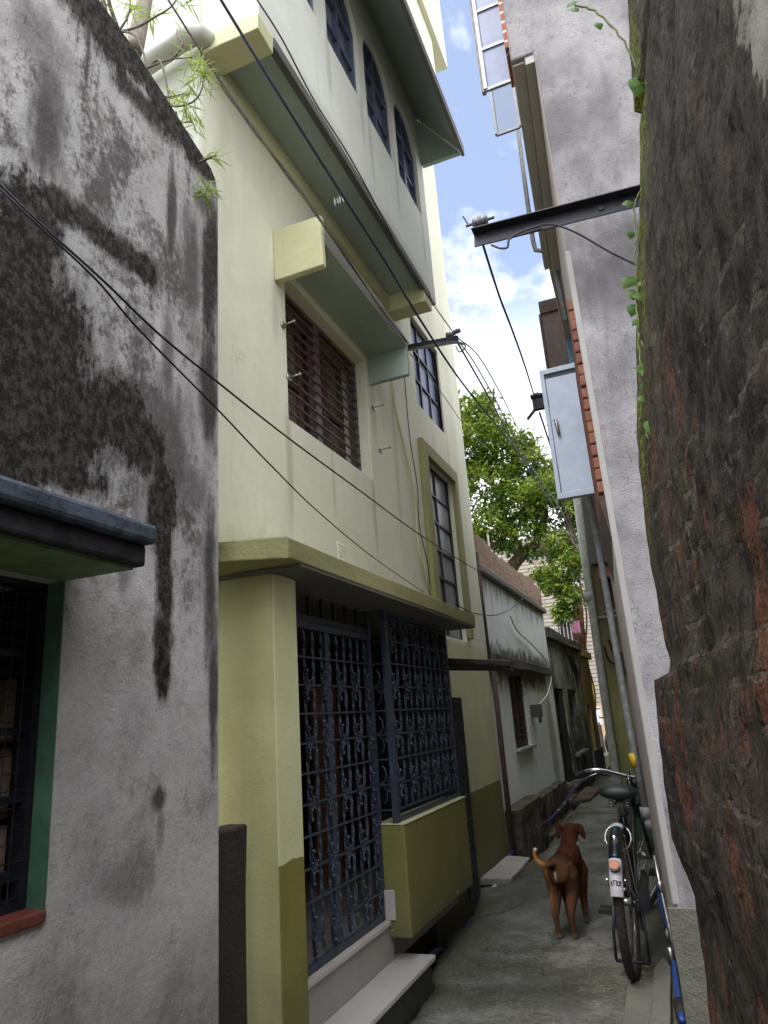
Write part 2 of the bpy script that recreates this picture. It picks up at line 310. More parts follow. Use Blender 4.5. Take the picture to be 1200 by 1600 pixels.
plain('pvc', (.45, .46, .39), .45, 0, .1, .05)
plain('grey_pipe', (.27, .275, .28), .6, 0, .35, .3, .4, 22)
plain('pale_pipe', (.34, .36, .32), .55, 0, .3, .2)
plain('blue_pipe', (.022, .06, .26), .4, 0, .25, .1, .5, 25)
plain('hose_blue', (.022, .032, .15), .4, 0, .35, .1, .5, 25)
plain('cable', (.012, .012, .018), .5, 0, .3, .1)
plain('cable_blue', (.02, .023, .055), .45, 0, .3, .1)
plain('cable_grey', (.16, .16, .15), .6)
plain('white_cable', (.62, .60, .52), .5)
plain('shade_black', (.012, .012, .012), .9)  # painted shade deep inside the left window
plain('porcelain', (.16, .15, .17), .25, 0, .3)
plain('dry_leaf', (.20, .13, .06), .8, 0, .5)
plain('rag', (.28, .28, .27), .9)
plain('yellow_paint', (.65, .42, .02), .5)
plain('red_band', (.33, .10, .07), .7)
plain('rust_brown', (.085, .055, .042), .7, 0, .4, .4)
plain('old_bark', (.17, .095, .05), .9, 0, .6, .9, .2, 7)
plain('bark', (.10, .08, .058), .9, 0, .5, .9, .2, 14)
plain('pale_bark', (.34, .29, .25), .85, 0, .3, .6, .2, 20)
plain('twig', (.13, .10, .085), .8)
plain('vine_stem', (.14, .18, .05), .7)
plain('pink_cloth', (.55, .25, .40), .9)
plain('sign_white', (.8, .8, .85), .5, 0, .05)
plain('sign_navy', (.03, .03, .12), .5)
plain('black_rubber', (.018, .017, .017), .75, 0, .3, .5)
plain('brown_rubber', (.045, .034, .028), .85, 0, .4, .6, .3, 60)
plain('enamel', (.010, .016, .020), .2, 0, .2, .0, .6)
plain('mudguard_green', (.004, .010, .012), .3, 0, .2, .0, .3)
plain('mudguard_white', (.40, .39, .41), .4, 0, .08, .05)
plain('ink', (.03, .03, .05), .6)
plain('chrome', (.60, .60, .60), .2, 1.0, .15, .05)
plain('dull_chrome', (.38, .37, .36), .35, .9, .3, .1, .5, 40, rust=.3)
plain('saddle', (.007, .018, .015), .5, 0, .25, .15)
plain('raw_brick', (.30, .135, .095), .9, 0, .3, .4, .2, 12)
plain('amber', (.48, .16, .07), .55, 0, .2)

def glass(name, c, rough=.12, spec=.9):
    n = N(name); a = n.noise(7, 5, .65, k=(1, 1, .6))
    return n.done(n.mix(n.st(a, .35, .7), dark(c, .75), dark(c, 1.2)), n.add(rough, n.mul(a, .12)), n.noise(3, 2, .5), .06, .02, 0, spec)
glass('pane_dark', (.14, .165, .235), .25, .8)
glass('pane_grey', (.27, .285, .30), .3)
glass('pane_sky_tint', (.15, .19, .32), .35, .5)  # blue sky reflection painted into the base colour
n = N('pane_clear'); n.done((.10, .14, .22), .08, None, spec=.8, Alpha=.30)
def leafmat(name, a, b, tr=.35):
    n = N(name)
    oi = n.noise(3.5, 3, .6); of = n.noise(40, 2, .5)
    c = n.mix(n.st(oi, .36, .64), a, b); c = n.mix(n.mul(n.st(of, .4, .65), .5), c, dark(b, 1.25))
    m = n.done(c, .5, None, spec=.35)
    tb = n.t.nodes.new('ShaderNodeBsdfTranslucent'); n.put(tb.inputs[0], n.mix(.5, c, dark(b, 1.5)))
    ms_ = n.t.nodes.new('ShaderNodeMixShader'); ms_.inputs[0].default_value = tr
    n.t.links.new(n.b.outputs[0], ms_.inputs[1]); n.t.links.new(tb.outputs[0], ms_.inputs[2])
    out = [q for q in n.t.nodes if q.type == 'OUTPUT_MATERIAL'][0]; n.t.links.new(ms_.outputs[0], out.inputs[0])
leafmat('tree_leaf', (.04, .105, .016), (.185, .235, .026))
leafmat('tree_leaf_shade', (.025, .070, .012), (.075, .15, .02))  # shaded copy of the leaf colour
leafmat('needle_leaf', (.14, .24, .03), (.27, .34, .07))
leafmat('vine_leaf', (.045, .11, .02), (.11, .20, .04))

# ------------------------------------------------------------------ mesh helper
BASE = {}
class MB:
    def __init__(s): s.v = []; s.f = []; s.mi = []; s.mat = 0
    def quad(s, *p):
        i = len(s.v); s.v += [Vector(q) for q in p]; s.f.append(tuple(range(i, i+len(p)))); s.mi.append(s.mat); return s
    def box(s, x0, x1, y0, y1, z0, z1):
        return s.hexa([(x0, y0), (x1, y0), (x1, y1), (x0, y1)], z0, z1)
    def hexa(s, plan, z0, z1):                       # prism on a plan polygon (counter-clockwise)
        n = len(plan); i = len(s.v)
        s.v += [Vector((x, y, z0)) for x, y in plan] + [Vector((x, y, z1)) for x, y in plan]
        s.f.append(tuple(reversed(range(i, i+n)))); s.f.append(tuple(range(i+n, i+2*n)))
        for k in range(n): s.f.append((i+k, i+(k+1) % n, i+n+(k+1) % n, i+n+k))
        s.mi += [s.mat]*(n+2); return s
    def prism(s, poly, d):                           # any planar polygon pushed along d
        n = len(poly); i = len(s.v); d = Vector(d)
        s.v += [Vector(p) for p in poly] + [Vector(p)+d for p in poly]
        s.f.append(tuple(reversed(range(i, i+n)))); s.f.append(tuple(range(i+n, i+2*n)))
        for k in range(n): s.f.append((i+k, i+(k+1) % n, i+n+(k+1) % n, i+n+k))
        s.mi += [s.mat]*(n+2); return s
    def bar(s, a, b, w, h, up=(0, 0, 1)):            # rectangular bar from a to b
        a = Vector(a); b = Vector(b); d = (b-a).normalized(); u = Vector(up)
        if abs(d.dot(u)) > .95: u = Vector((1, 0, 0))
        r = d.cross(u).normalized()*w/2; u = r.cross(d).normalized()*h/2
        return s.prism([a-r-u, a+r-u, a+r+u, a-r+u], b-a)
    def tube(s, pts, r, n=8, cap=True, close=False):
        pts = [Vector(p) for p in pts]; m = len(pts)
        rs = r if isinstance(r, (list, tuple)) else [r]*m
        i0 = len(s.v); prev = None
        for k in range(m):
            if close: d = pts[(k+1) % m]-pts[k-1]
            else: d = pts[min(k+1, m-1)]-pts[max(k-1, 0)]
            d.normalize()
            if prev is None:
                u = Vector((0, 0, 1)) if abs(d.z) < .9 else Vector((1, 0, 0))
                u = (u-d*u.dot(d)).normalized()
            else:
                u = (prev-d*prev.dot(d)).normalized()
            prev = u; w = d.cross(u)
            for q in range(n):
                a = 2*PI*q/n; s.v.append(pts[k]+(u*math.cos(a)+w*math.sin(a))*rs[k])
        for k in range(m if close else m-1):
            k2 = (k+1) % m
            for q in range(n):
                q2 = (q+1) % n
                s.f.append((i0+k*n+q, i0+k*n+q2, i0+k2*n+q2, i0+k2*n+q)); s.mi.append(s.mat)
        if cap and not close:
            s.f.append(tuple(reversed(range(i0, i0+n)))); s.f.append(tuple(range(i0+(m-1)*n, i0+m*n))); s.mi += [s.mat]*2
        return s
    def ball(s, c, r, n=8):
        c = Vector(c); rr = r if isinstance(r, (tuple, list)) else (r, r, r)
        i0 = len(s.v); rows = max(4, n//2+1)
        for a in range(1, rows):
            t = PI*a/rows
            for q in range(n):
                p = 2*PI*q/n
                s.v.append(c+Vector((rr[0]*math.sin(t)*math.cos(p), rr[1]*math.sin(t)*math.sin(p), rr[2]*math.cos(t))))
        top = len(s.v); s.v += [c+Vector((0, 0, rr[2])), c-Vector((0, 0, rr[2]))]
        for a in range(rows-2):
            for q in range(n):
                q2 = (q+1) % n; s.f.append((i0+a*n+q, i0+(a+1)*n+q, i0+(a+1)*n+q2, i0+a*n+q2)); s.mi.append(s.mat)
        for q in range(n):
            q2 = (q+1) % n
            s.f.append((top, i0+q, i0+q2)); s.f.append((top+1, i0+(rows-2)*n+q2, i0+(rows-2)*n+q)); s.mi += [s.mat]*2
        return s
    def loft(s, rings):                              # rings = (centre, half-width vector, half-height vector), closed tube
        n = 14; i0 = len(s.v); m = len(rings)
        for c, a, b in rings:
            c = Vector(c); a = Vector(a); b = Vector(b)
            for q in range(n):
                t = 2*PI*q/n; s.v.append(c+a*math.cos(t)+b*math.sin(t))
        for k in range(m-1):
            for q in range(n):
                q2 = (q+1) % n; s.f.append((i0+k*n+q, i0+k*n+q2, i0+(k+1)*n+q2, i0+(k+1)*n+q)); s.mi.append(s.mat)
        s.f.append(tuple(reversed(range(i0, i0+n)))); s.f.append(tuple(range(i0+(m-1)*n, i0+m*n))); s.mi += [s.mat]*2
        return s
    def wall(s, org, u, th, u0, u1, z0, z1, holes, arches=()):
        """upright wall: origin, unit direction u, thickness vector th, rectangular holes (a0,a1,b0,b1) cut clean through"""
        us = sorted({u0, u1, *[h[0] for h in holes], *[h[1] for h in holes]}); zs = sorted({z0, z1, *[h[2] for h in holes], *[h[3] for h in holes]})
        us = [q for q in us if u0 <= q <= u1]; zs = [q for q in zs if z0 <= q <= z1]
        O = Vector(org); U = Vector(u); T = Vector(th)
        P = lambda a, z, b: O+U*a+Vector((0, 0, z))+(T if b else Vector())
        nu, nz = len(us)-1, len(zs)-1
        def solid(i, k):
            if i < 0 or k < 0 or i >= nu or k >= nz: return False
            a = (us[i]+us[i+1])/2; z = (zs[k]+zs[k+1])/2
            return not any(h[0] < a < h[1] and h[2] < z < h[3] for h in holes)
        for i in range(nu):
            for k in range(nz):
                if not solid(i, k): continue
                a, b, c, d = us[i], us[i+1], zs[k], zs[k+1]
                s.quad(P(a, c, 0), P(b, c, 0), P(b, d, 0), P(a, d, 0)); s.quad(P(a, c, 1), P(a, d, 1), P(b, d, 1), P(b, c, 1))
                if not solid(i-1, k): s.quad(P(a, c, 0), P(a, d, 0), P(a, d, 1), P(a, c, 1))
                if not solid(i+1, k): s.quad(P(b, c, 0), P(b, c, 1), P(b, d, 1), P(b, d, 0))
                if not solid(i, k-1): s.quad(P(a, c, 0), P(a, c, 1), P(b, c, 1), P(b, c, 0))
                if not solid(i, k+1): s.quad(P(a, d, 0), P(b, d, 0), P(b, d, 1), P(a, d, 1))
        return s
    def build(s, name, mat, parent=None, smooth=False, bevel=0.0, seg=2, subdiv=0, jitter=0.0, world=True):
        base = Vector(BASE.get(parent.name, (0, 0, 0))) if (parent and world) else Vector()
        me = bpy.data.meshes.new(name); bm = bmesh.new()
        vs = [bm.verts.new(p-base) for p in s.v]
        for f, mi in zip(s.f, s.mi):
            try: fc = bm.faces.new([vs[i] for i in f]); fc.material_index = mi; fc.smooth = smooth
            except ValueError: pass
        bmesh.ops.remove_doubles(bm, verts=bm.verts, dist=2e-5)
        bmesh.ops.recalc_face_normals(bm, faces=bm.faces)
        if subdiv:
            bmesh.ops.triangulate(bm, faces=[f for f in bm.faces if len(f.verts) > 4])
            bmesh.ops.subdivide_edges(bm, edges=bm.edges, cuts=subdiv, use_grid_fill=True)
        if jitter:
            for v in bm.verts:
                q = v.co+base
                v.co += jitter*Vector((noise.noise(q*3.1), noise.noise(q*3.1+Vector((9, 0, 0))), noise.noise(q*3.1+Vector((0, 9, 0)))))
                v.co += jitter*.5*Vector((noise.noise(q*11), noise.noise(q*11+Vector((9, 0, 0))), noise.noise(q*11+Vector((0, 9, 0)))))
        bm.to_mesh(me); bm.free()
        o = bpy.data.objects.new(name, me); col.objects.link(o)
        for mm in (mat if isinstance(mat, (list, tuple)) else [mat]): me.materials.append(M[mm])
        if bevel:
            b = o.modifiers.new('bevel', 'BEVEL'); b.width = bevel; b.segments = seg; b.limit_method = 'ANGLE'; b.angle_limit = .6
        if parent:
            o.parent = parent; BASE[o.name] = tuple(base)
        else: BASE[o.name] = (0, 0, 0)
        return o

def thing(name, label, cat, loc=(0, 0, 0), group=None, rz=0):
    o = bpy.data.objects.new(name, None); col.objects.link(o); o.location = loc; o.rotation_euler = (0, 0, rz)
    o.empty_display_size = .1; BASE[o.name] = tuple(loc)
    o['label'] = label; o['category'] = cat
    if group: o['group'] = group
    return o
def tag(o, label, cat, group=None):
    o['label'] = label; o['category'] = cat
    if group: o['group'] = group
    return o
def struct(o): o['kind'] = 'structure'; return o
def dup(o, parent):
    c = o.copy(); col.objects.link(c); c.parent = parent
    for ch in o.children: dup(ch, c)
    return c
def spline(pts, k=6):                                # Catmull-Rom through points
    P = [Vector(p) for p in pts]; P = [P[0]*2-P[1]]+P+[P[-1]*2-P[-2]]; out = []
    for i in range(1, len(P)-2):
        for j in range(k):
            t = j/k; a, b, c, d = P[i-1:i+3]
            out.append(.5*((2*b)+(c-a)*t+(2*a-5*b+4*c-d)*t*t+(3*b-a-3*c+d)*t**3))
    return out+[P[-2]]

# ================================================================== ground
m = MB(); m.box(-60, 60, -25, 90, -.6, -.30); struct(m.build('ground', 'soil'))
# alley: concrete strip with a ragged left edge along the drain
edge = [(-1.30, -3), (-1.33, 2.3), (-1.37, 2.9), (-1.38, 3.75), (-1.47, 4.05), (-1.53, 4.45), (-1.57, 4.72), (-1.52, 5.05), (-1.62, 5.5), (-1.71, 5.95), (-1.52, 6.2), (-1.50, 7.1), (-1.46, 7.6), (-1.50, 8.6), (-1.52, 9.6), (-1.56, 11), (-1.62, 13), (-1.70, 15), (-1.72, 21)]
rng = random.Random(3); pts = []
sm = spline([(x, y, 0) for x, y in edge], 9)
right = lambda y: .35 if y < 3.2 else -.147-.091*(y-3.2)+.05
m = MB(); nx = 18
rows = []
for p in sm:
    w = .022*noise.noise(Vector((3, p.y*5, 0)))+.012*noise.noise(Vector((7, p.y*16, 0)))
    x0 = p.x+w; x1 = right(p.y) if p.y > 3.4 else .45
    rows.append([(x0+(x1-x0)*k/nx, p.y) for k in range(nx+1)])
hz = lambda x, y, k: (.010*noise.noise(Vector((x*2.2, y*2.2, 1)))+.005*noise.noise(Vector((x*9, y*9, 4)))-(.012 if k == 0 else 0))
for a, b in zip(rows, rows[1:]):
    for k in range(nx):
        q = [(a[k], k), (a[k+1], k+1), (b[k+1], k+1), (b[k], k)]
        m.quad(*[(x, y, hz(x, y, kk)) for (x, y), kk in q])
    m.quad((*a[0], -.29), (*a[0], hz(*a[0], 0)), (*b[0], hz(*b[0], 0)), (*b[0], -.29))
o = m.build('alley_path', 'alley_concrete', smooth=True); struct(o)
m = MB(); m.box(-2.0, -1.25, -3, 16, -.295, -.262); struct(m.build('drain', 'drain_mud', subdiv=3, jitter=.01))
m = MB(); m.box(-12, 12, 21.05, 27.5, -.29, .0); struct(m.build('street', 'alley_concrete'))

# ================================================================== near left: weathered wall with window and canopy
W = thing('weathered_wall', 'grey plaster house wall streaked with black algae, shuttered window under a blue canopy', 'house wall', (-1.9, 1.0, 0))
prof = [(-9, 3.95), (.3, 3.9), (.9, 3.83), (1.2, 3.80), (1.396, 3.772), (1.54, 3.749), (1.72, 3.70), (1.94, 3.628), (2.05, 3.595), (2.085, 3.56), (2.10, 3.50)]
m = MB()
ys = [-2.2, -1.2, -.4, .1, .55]; Xg = -1.46
hole = (.55, 1.405, .93, 1.715)
m.wall((Xg, 0, 0), (0, 1, 0), (-.30, 0, 0), -9, 2.10, -.28, 3.5, [hole])
top = [(y, z) for y, z in prof]
tq = [(-9, 3.5)]+[(2.10, 3.5)]+[(y, z) for y, z in reversed(top[:-1])]
m.quad(*[(Xg, y, z) for y, z in tq]); m.quad(*[(Xg-.3, y, z) for y, z in reversed(tq)])
for (ya, za), (yb, zb) in zip(top, top[1:]): m.quad((Xg, ya, za), (Xg, yb, zb), (Xg-.3, yb, zb), (Xg-.3, ya, za))
W0 = m.build('wall', 'old_plaster', W)
m = MB(); m.wall((Xg-.058, 0, 0), (0, 1, 0), (-.05, 0, 0), hole[0], hole[1]-.001, .932, 1.713, [(.62, 1.385, .95, 1.70)])
fr = m.build('window', 'black_steel', W)
m = MB()
for k in range(20): y = .63+k*.04; m.tube([(Xg-.062, y, .94), (Xg-.062, y, 1.71)], .0016, 5)
for k in range(19): z = .96+k*.04; m.tube([(Xg-.066, .6, z), (Xg-.066, 1.40, z)], .0016, 5)
m.build('wire_mesh', 'black_steel', fr)
m = MB()
for z in (1.0, 1.17, 1.33, 1.52): m.box(Xg-.10, Xg-.075, .6, 1.39, z, z+.018)
m.build('cross_bar', 'black_steel', fr)
m = MB(); m.box(Xg-.26, Xg-.118, hole[1]-.012, hole[1]-.001, .932, 1.713); m.build('jamb_shade', 'shade_black', W)  # near-black sheet over the jamb, painting in the shade of the opening
for (xa_, xb_, z0_, z1_) in ((-.185, -.120, .945, 1.12), (-.180, -.122, 1.135, 1.30), (-.190, -.125, 1.315, 1.47)):
    m = MB(); m.box(Xg+xa_, Xg+xb_, hole[1]-.045, hole[1]-.014, z0_, z1_); tag(m.build('stored_board', 'board', bevel=.006), 'brown board stacked inside the dark left window behind its wire mesh', 'board', 'boards stored behind the window mesh')
m = MB(); m.box(Xg-.32, Xg-.27, .4, 1.6, .8, 1.8); m.build('room_back', 'dark_curtain', W)
m = MB(); m.box(Xg-.056, Xg+.001, hole[1]-.004, hole[1]+.0, .931, 1.714)
m.build('window_reveal', 'green_paint', W)
m = MB(); m.box(Xg-.06, Xg+.012, hole[0]-.02, hole[1]-.004, .905, .934); m.build('sill', 'red_paint', W, bevel=.006)
m = MB(); m.prism([(Xg-.01, -.6, 1.722), (Xg-.01, 1.416, 1.722), (-1.20, 1.416, 1.722), (-1.20, -.6, 1.722)], (0, 0, .055))
cp = m.build('canopy', ['canopy_edge'], W, bevel=.008, subdiv=3, jitter=.006)
m = MB(); m.prism([(Xg-.01, -.6, 1.7775), (Xg-.01, 1.43, 1.7775), (-1.176, 1.43, 1.7775), (-1.176, -.6, 1.7775)], (0, 0, .052))
m.build('canopy_slab', 'canopy_top', cp, bevel=.012, subdiv=3, jitter=.006)
m = MB(); m.box(Xg, -1.225, -.5, 1.395, 1.712, 1.7205); m.build('soffit', 'canopy_under', cp)

m = MB(); m.box(-1.585, -1.502, 2.13, 2.33, -.28, .985)
tag(m.build('stone_post', 'rot_post', bevel=.03, seg=3, subdiv=5, jitter=.012), 'dark rotting stone post wedged between the stained wall and the yellow pillar', 'post')

# ================================================================== yellow house
H = thing('yellow_house', 'pale yellow three storey house with barred window, jutting upper floor and iron gate', 'house', (-1.9, 4.9, 0))
XU, XP = -1.78, -1.43
YF = 7.33
win1 = (3.25, 4.47, 2.98, 3.93); win2 = (5.71, 6.58, 4.10, 5.06); tall = (5.75, 6.62, 1.98, 3.585)
m = MB(); m.wall((XU, 0, 0), (0, 1, 0), (-.22, 0, 0), 2.41, YF, 1.93, 9.6, [win1, win2, tall])
m.build('wall', 'cream', H, bevel=.008)
m = MB(); m.box(XU-6, XU-.002, 2.405, 2.60, 1.93, 9.6); m.build('end_wall', 'cream_end', H, bevel=.008)
m = MB(); m.box(XU-6, XU-.005, YF-.2, YF-.002, -.28, 9.6); m.box(XU-.215, XU-.002, 5.25, YF-.2, -.28, 1.928)
m.box(XU-6, XU-5.8, 2.6, YF-.2, -.28, 9.6); m.build('rear_wall', 'cream', H)
m = MB(); m.box(XU-.002, XU+.006, 5.30, YF, -.26, 1.928); m.build('ground_floor_wall', 'dado_wall', H, bevel=.004)
m = MB(); m.box(XU-.3, XU+.012, 5.06, 5.30, -.26, 1.90); m.build('pier', 'dado_wall', H, bevel=.006)
# upper storey jutting out
UP = None
arcs = [(3.30, 3.86), (3.98, 4.56), (4.65, 5.22)]
m = MB(); zs0 = 5.675; zsp = 6.28
m.wall((XP, 0, 0), (0, 1, 0), (-.13, 0, 0), 2.42, 5.41, 4.86, zsp, [(2.60, 3.17, zs0, zsp)]+[(a, b, zs0, zsp) for a, b in arcs])
# arch heads: fans between the spring line and a straight top
for a, b in [(2.60, 3.17)]+arcs:
    c = (a+b)/2; r = (b-a)/2; k = 12; zt = 6.66
    arc = [(c-r*math.cos(PI*i/k), zsp+.34*math.sin(PI*i/k)) for i in range(k+1)]
    for (ya, za), (yb, zb) in zip(arc, arc[1:]):
        m.quad((XP, ya, za), (XP, yb, zb), (XP, yb, zt), (XP, ya, zt))
        m.quad((XP, ya, za), (XP-.13, ya, za), (XP-.13, yb, zb), (XP, yb, zb))
        m.quad((XP-.13, ya, za), (XP-.13, ya, zt), (XP-.13, yb, zt), (XP-.13, yb, zb))
cuts = [2.42, 2.60, 3.17, 3.30, 3.86, 3.98, 4.56, 4.65, 5.22, 5.41]
for i in range(0, len(cuts), 2): m.wall((XP, 0, 0), (0, 1, 0), (-.13, 0, 0), cuts[i], cuts[i+1], zsp, 6.66, [])
m.wall((XP, 0, 0), (0, 1, 0), (-.13, 0, 0), 2.42, 5.41, 6.66, 7.6, [])
m.box(XU, XP-.13, 2.42, 2.55, 4.86, 7.6); m.box(XU, XP-.13, 5.28, 5.41, 4.86, 7.6)
UP = m.build('upper_storey', 'cream_upper', H)
m = MB(); m.box(XU, XP, 2.56, 5.28, 4.84, 4.875); SO = m.build('overhang_soffit', 'teal_soffit', H)
m = MB(); m.box(XU, XP+.006, 2.40, 2.56, 4.755, 4.862); m.box(XU, XP+.006, 5.05, 5.23, 4.69, 4.862)
m.box(XU+.001, XU+.03, 2.56, 5.05, 4.72, 4.842); m.build('end_beam', 'yellow_band', SO, bevel=.008, subdiv=4, jitter=.005)
m = MB(); m.box(XP-.03, XP+.012, 2.56, 5.23, 4.80, 4.868); m.build('drip_edge', 'dark_concrete', SO, bevel=.004, subdiv=5, jitter=.004)
for a, b in [(2.60, 3.17)]+arcs:
    c = (a+b)/2; r = (b-a)/2; k = 12
    arc = [(c-r*math.cos(PI*i/k), zsp+.34*math.sin(PI*i/k)) for i in range(k+1)]
    m = MB(); x = XP-.05
    m.bar((x, a+.02, zs0), (x, a+.02, zsp), .03, .04); m.bar((x, b-.02, zs0), (x, b-.02, zsp), .03, .04); m.bar((x, c, zs0), (x, c, zsp+.33), .03, .035)
    m.bar((x, a, zs0+.02), (x, b, zs0+.02), .03, .04); m.bar((x, a, zsp), (x, b, zsp), .03, .04); m.bar((x, a, zs0+.30), (x, b, zs0+.30), .02, .02)
    for (ya, za), (yb, zb) in zip(arc, arc[1:]): m.bar((x, ya, za-.015), (x, yb, zb-.015), .03, .04)
    f = m.build('arched_window', 'window_blue', H)
    m = MB(); m.prism([(x-.02, a, zs0), (x-.02, b, zs0)]+[(x-.02, y, z) for y, z in reversed(arc)], (-.008, 0, 0)); m.build('pane', 'pane_dark', f)
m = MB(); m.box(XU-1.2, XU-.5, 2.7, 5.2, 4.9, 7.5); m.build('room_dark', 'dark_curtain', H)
# sloping hood over the arched windows
m = MB(); m.prism([(XP, 2.3, 6.95), (-1.03, 2.3, 6.40), (-1.03, 2.3, 6.47), (XP, 2.3, 7.03)], (0, 3.15, 0))
uh = m.build('upper_hood', ['teal_soffit'], H)
m = MB(); m.prism([(XP+.002, 5.40, 6.39), (-1.05, 5.40, 6.39), (XP+.002, 5.40, 6.93)], (0, .045, 0)); m.build('hood_cheek', 'teal_soffit', uh)
m = MB(); m.box(-1.045, -1.015, 2.3, 5.452, 6.375, 6.485); m.build('hood_rim', 'coping', uh, bevel=.004, subdiv=5, jitter=.003)
# parapet of the top floor
m = MB(); m.box(-1.36, -1.24, 2.3, 5.62, 7.5, 9.6); m.box(-1.78, -1.36, 5.5, 5.62, 7.5, 9.6); pa = m.build('parapet', 'cream', H, bevel=.008)
m = MB(); m.prism([(-1.239, 5.05, 8.11), (-1.19, 5.05, 8.11), (-1.19, 6.02, 8.11), (-1.37, 6.02, 8.11), (-1.37, 5.625, 8.11), (-1.239, 5.625, 8.11)], (0, 0, 1.5)); m.build('balcony_box', 'cream', pa, bevel=.006)
# box hood over the barred window
m = MB(); yh0, yh1 = 3.118, 4.56
m.prism([(XU, yh0+.05, 3.985), (XU+.32, yh0+.05, 3.985), (XU+.32, yh1-.05, 3.985), (XU, yh1-.05, 3.985)], (0, 0, .006))
hd = m.build('window_hood', 'teal_soffit', H)
m = MB(); m.box(XU, XU+.322, yh0+.045, yh1-.045, 3.992, 4.075); m.build('hood_slab', 'coping', hd, bevel=.006, subdiv=4, jitter=.004)
m = MB(); m.mat = 0; m.box(XU, XU+.32, yh0, yh0+.045, 3.81, 4.15); m.build('hood_cheek', 'yellow_band', hd, bevel=.007, subdiv=4, jitter=.005)
m = MB(); m.box(XU, XU+.32, yh1-.045, yh1, 3.76, 4.06); m.build('hood_cheek', 'teal_soffit', hd, bevel=.007, subdiv=4, jitter=.005)
# barred window
x = XU-.085; m = MB()
a, b, c, d = win1
m.wall((x, 0, 0), (0, 1, 0), (-.06, 0, 0), a, b, c, d, [(a+.035, 3.78, c+.03, d-.03), (3.86, b-.045, c+.03, d-.03)])
bw = m.build('barred_window', 'mauve_frame', H, bevel=.004)
for k in range(12):
    z = c+.05+k*.073
    m = MB(); m.tube([(x+.002, a+.01, z), (x+.002, b-.02, z)], .0085, 6); m.build('bar', 'brown_wood', bw)
rr = random.Random(5)
m = MB()
for i, (y0, y1) in enumerate(((a+.03, 3.45), (3.45, 3.79), (3.85, 4.12), (4.12, b-.04))):
    xs = x-.09-.01*(i % 2)
    m.wall((xs, 0, 0), (0, 1, 0), (-.03, 0, 0), y0, y1, c+.03, d-.03, [(y0+.05, y1-.05, c+.07, c+.42), (y0+.05, y1-.05, c+.48, d-.09)])
m.build('shutter', 'brown_wood', bw, bevel=.003)
m = MB(); m.box(x-.135, x-.13, a, b, c, d); m.build('shutter_panel', 'shutter_brown', bw)
m = MB()
for k in range(7):
    y = 3.9+.014*rr.uniform(-1, 1)
    for j in range(2): m.box(x-.125, x-.12, 3.96+j*.09, 4.02+j*.09+rr.uniform(-.02, .02), c+.12+k*.065, c+.155+k*.065)
m.build('louvre', 'stone_slab', bw)
# hook pins beside the window
for p in ((-1.78, 3.201, 3.557), (-1.78, 3.25, 3.239), (-1.78, 4.57, 3.587), (-1.78, 4.655, 3.271)):
    p = Vector(p); m = MB(); m.tube([p, p+Vector((.010, 0, 0))], .022, 10); m.tube([p, p+Vector((.075, 0, .003))], .0048, 6); m.ball(p+Vector((.078, 0, .003)), .010, 8)
    m.build('window_hook', 'dull_chrome', H, smooth=True)
# tall stair windows
def steel_window(hole, rows, cols, depth, glassm, frame='steel_grey', openrow=None):
    a, b, c, d = hole; x = XU-depth; m = MB()
    for i in range(cols+1):
        y = a+.012+(b-a-.024)*i/cols; m.bar((x, y, c), (x, y, d), .024, .022)
    for k in range(rows+1):
        z = c+.012+(d-c-.024)*k/rows; m.bar((x+.001, a, z), (x+.001, b, z), .022, .02)
    f = m.build('stair_window', frame, H)
    rr = random.Random(11)
    for i in range(cols):
        for k in range(rows):
            y0 = a+(b-a)*i/cols; y1 = a+(b-a)*(i+1)/cols; z0 = c+(d-c)*k/rows; z1 = c+(d-c)*(k+1)/rows
            t = rr.uniform(-.006, .006); q = rr.uniform(-.006, .006)
            m = MB(); m.quad((x-.008+t, y0, z0), (x-.008-t+q, y1, z0), (x-.008-t, y1, z1), (x-.008+t-q, y0, z1)); m.build('pane', glassm, f)
    return f
steel_window(tall, 6, 2, .055, 'pane_grey', 'gate_dark')
steel_window(win2, 3, 3, .05, 'pane_sky_tint', 'gate_dark')
m = MB(); m.wall((XU-.004, 0, 0), (0, 1, 0), (.05, 0, 0), 5.60, 6.715, 2.003, 3.71, [(5.75, 6.62, 1.9, 3.585)]); m.build('window_surround', 'olive_band', H, bevel=.006, subdiv=3, jitter=.003)
m = MB(); m.box(XU-.2, XU-.02, win2[1]+.0, win2[1]+.012, win2[2], win2[3]); m.box(XU-.2, XU-.002, tall[0], tall[1], tall[3]+.002, tall[3]+.014); m.build('window_reveal', 'olive_band', H)
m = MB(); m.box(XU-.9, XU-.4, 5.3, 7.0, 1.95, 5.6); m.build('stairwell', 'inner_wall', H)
# ledge above the porch
m = MB(); m.hexa([(-1.60, 2.19), (-1.28, 2.296), (-1.28, 5.04), (-1.78, 5.04), (-1.9, 5.04), (-1.9, 2.19)], 1.918, 2.002)
m.build('porch_ledge', 'ledge', H, bevel=.006, subdiv=5, jitter=.004)
m = MB(); m.box(-3.0, -1.285, 2.40, 5.03, 1.905, 1.9165); m.build('porch_ceiling', 'dark_ceiling', H)
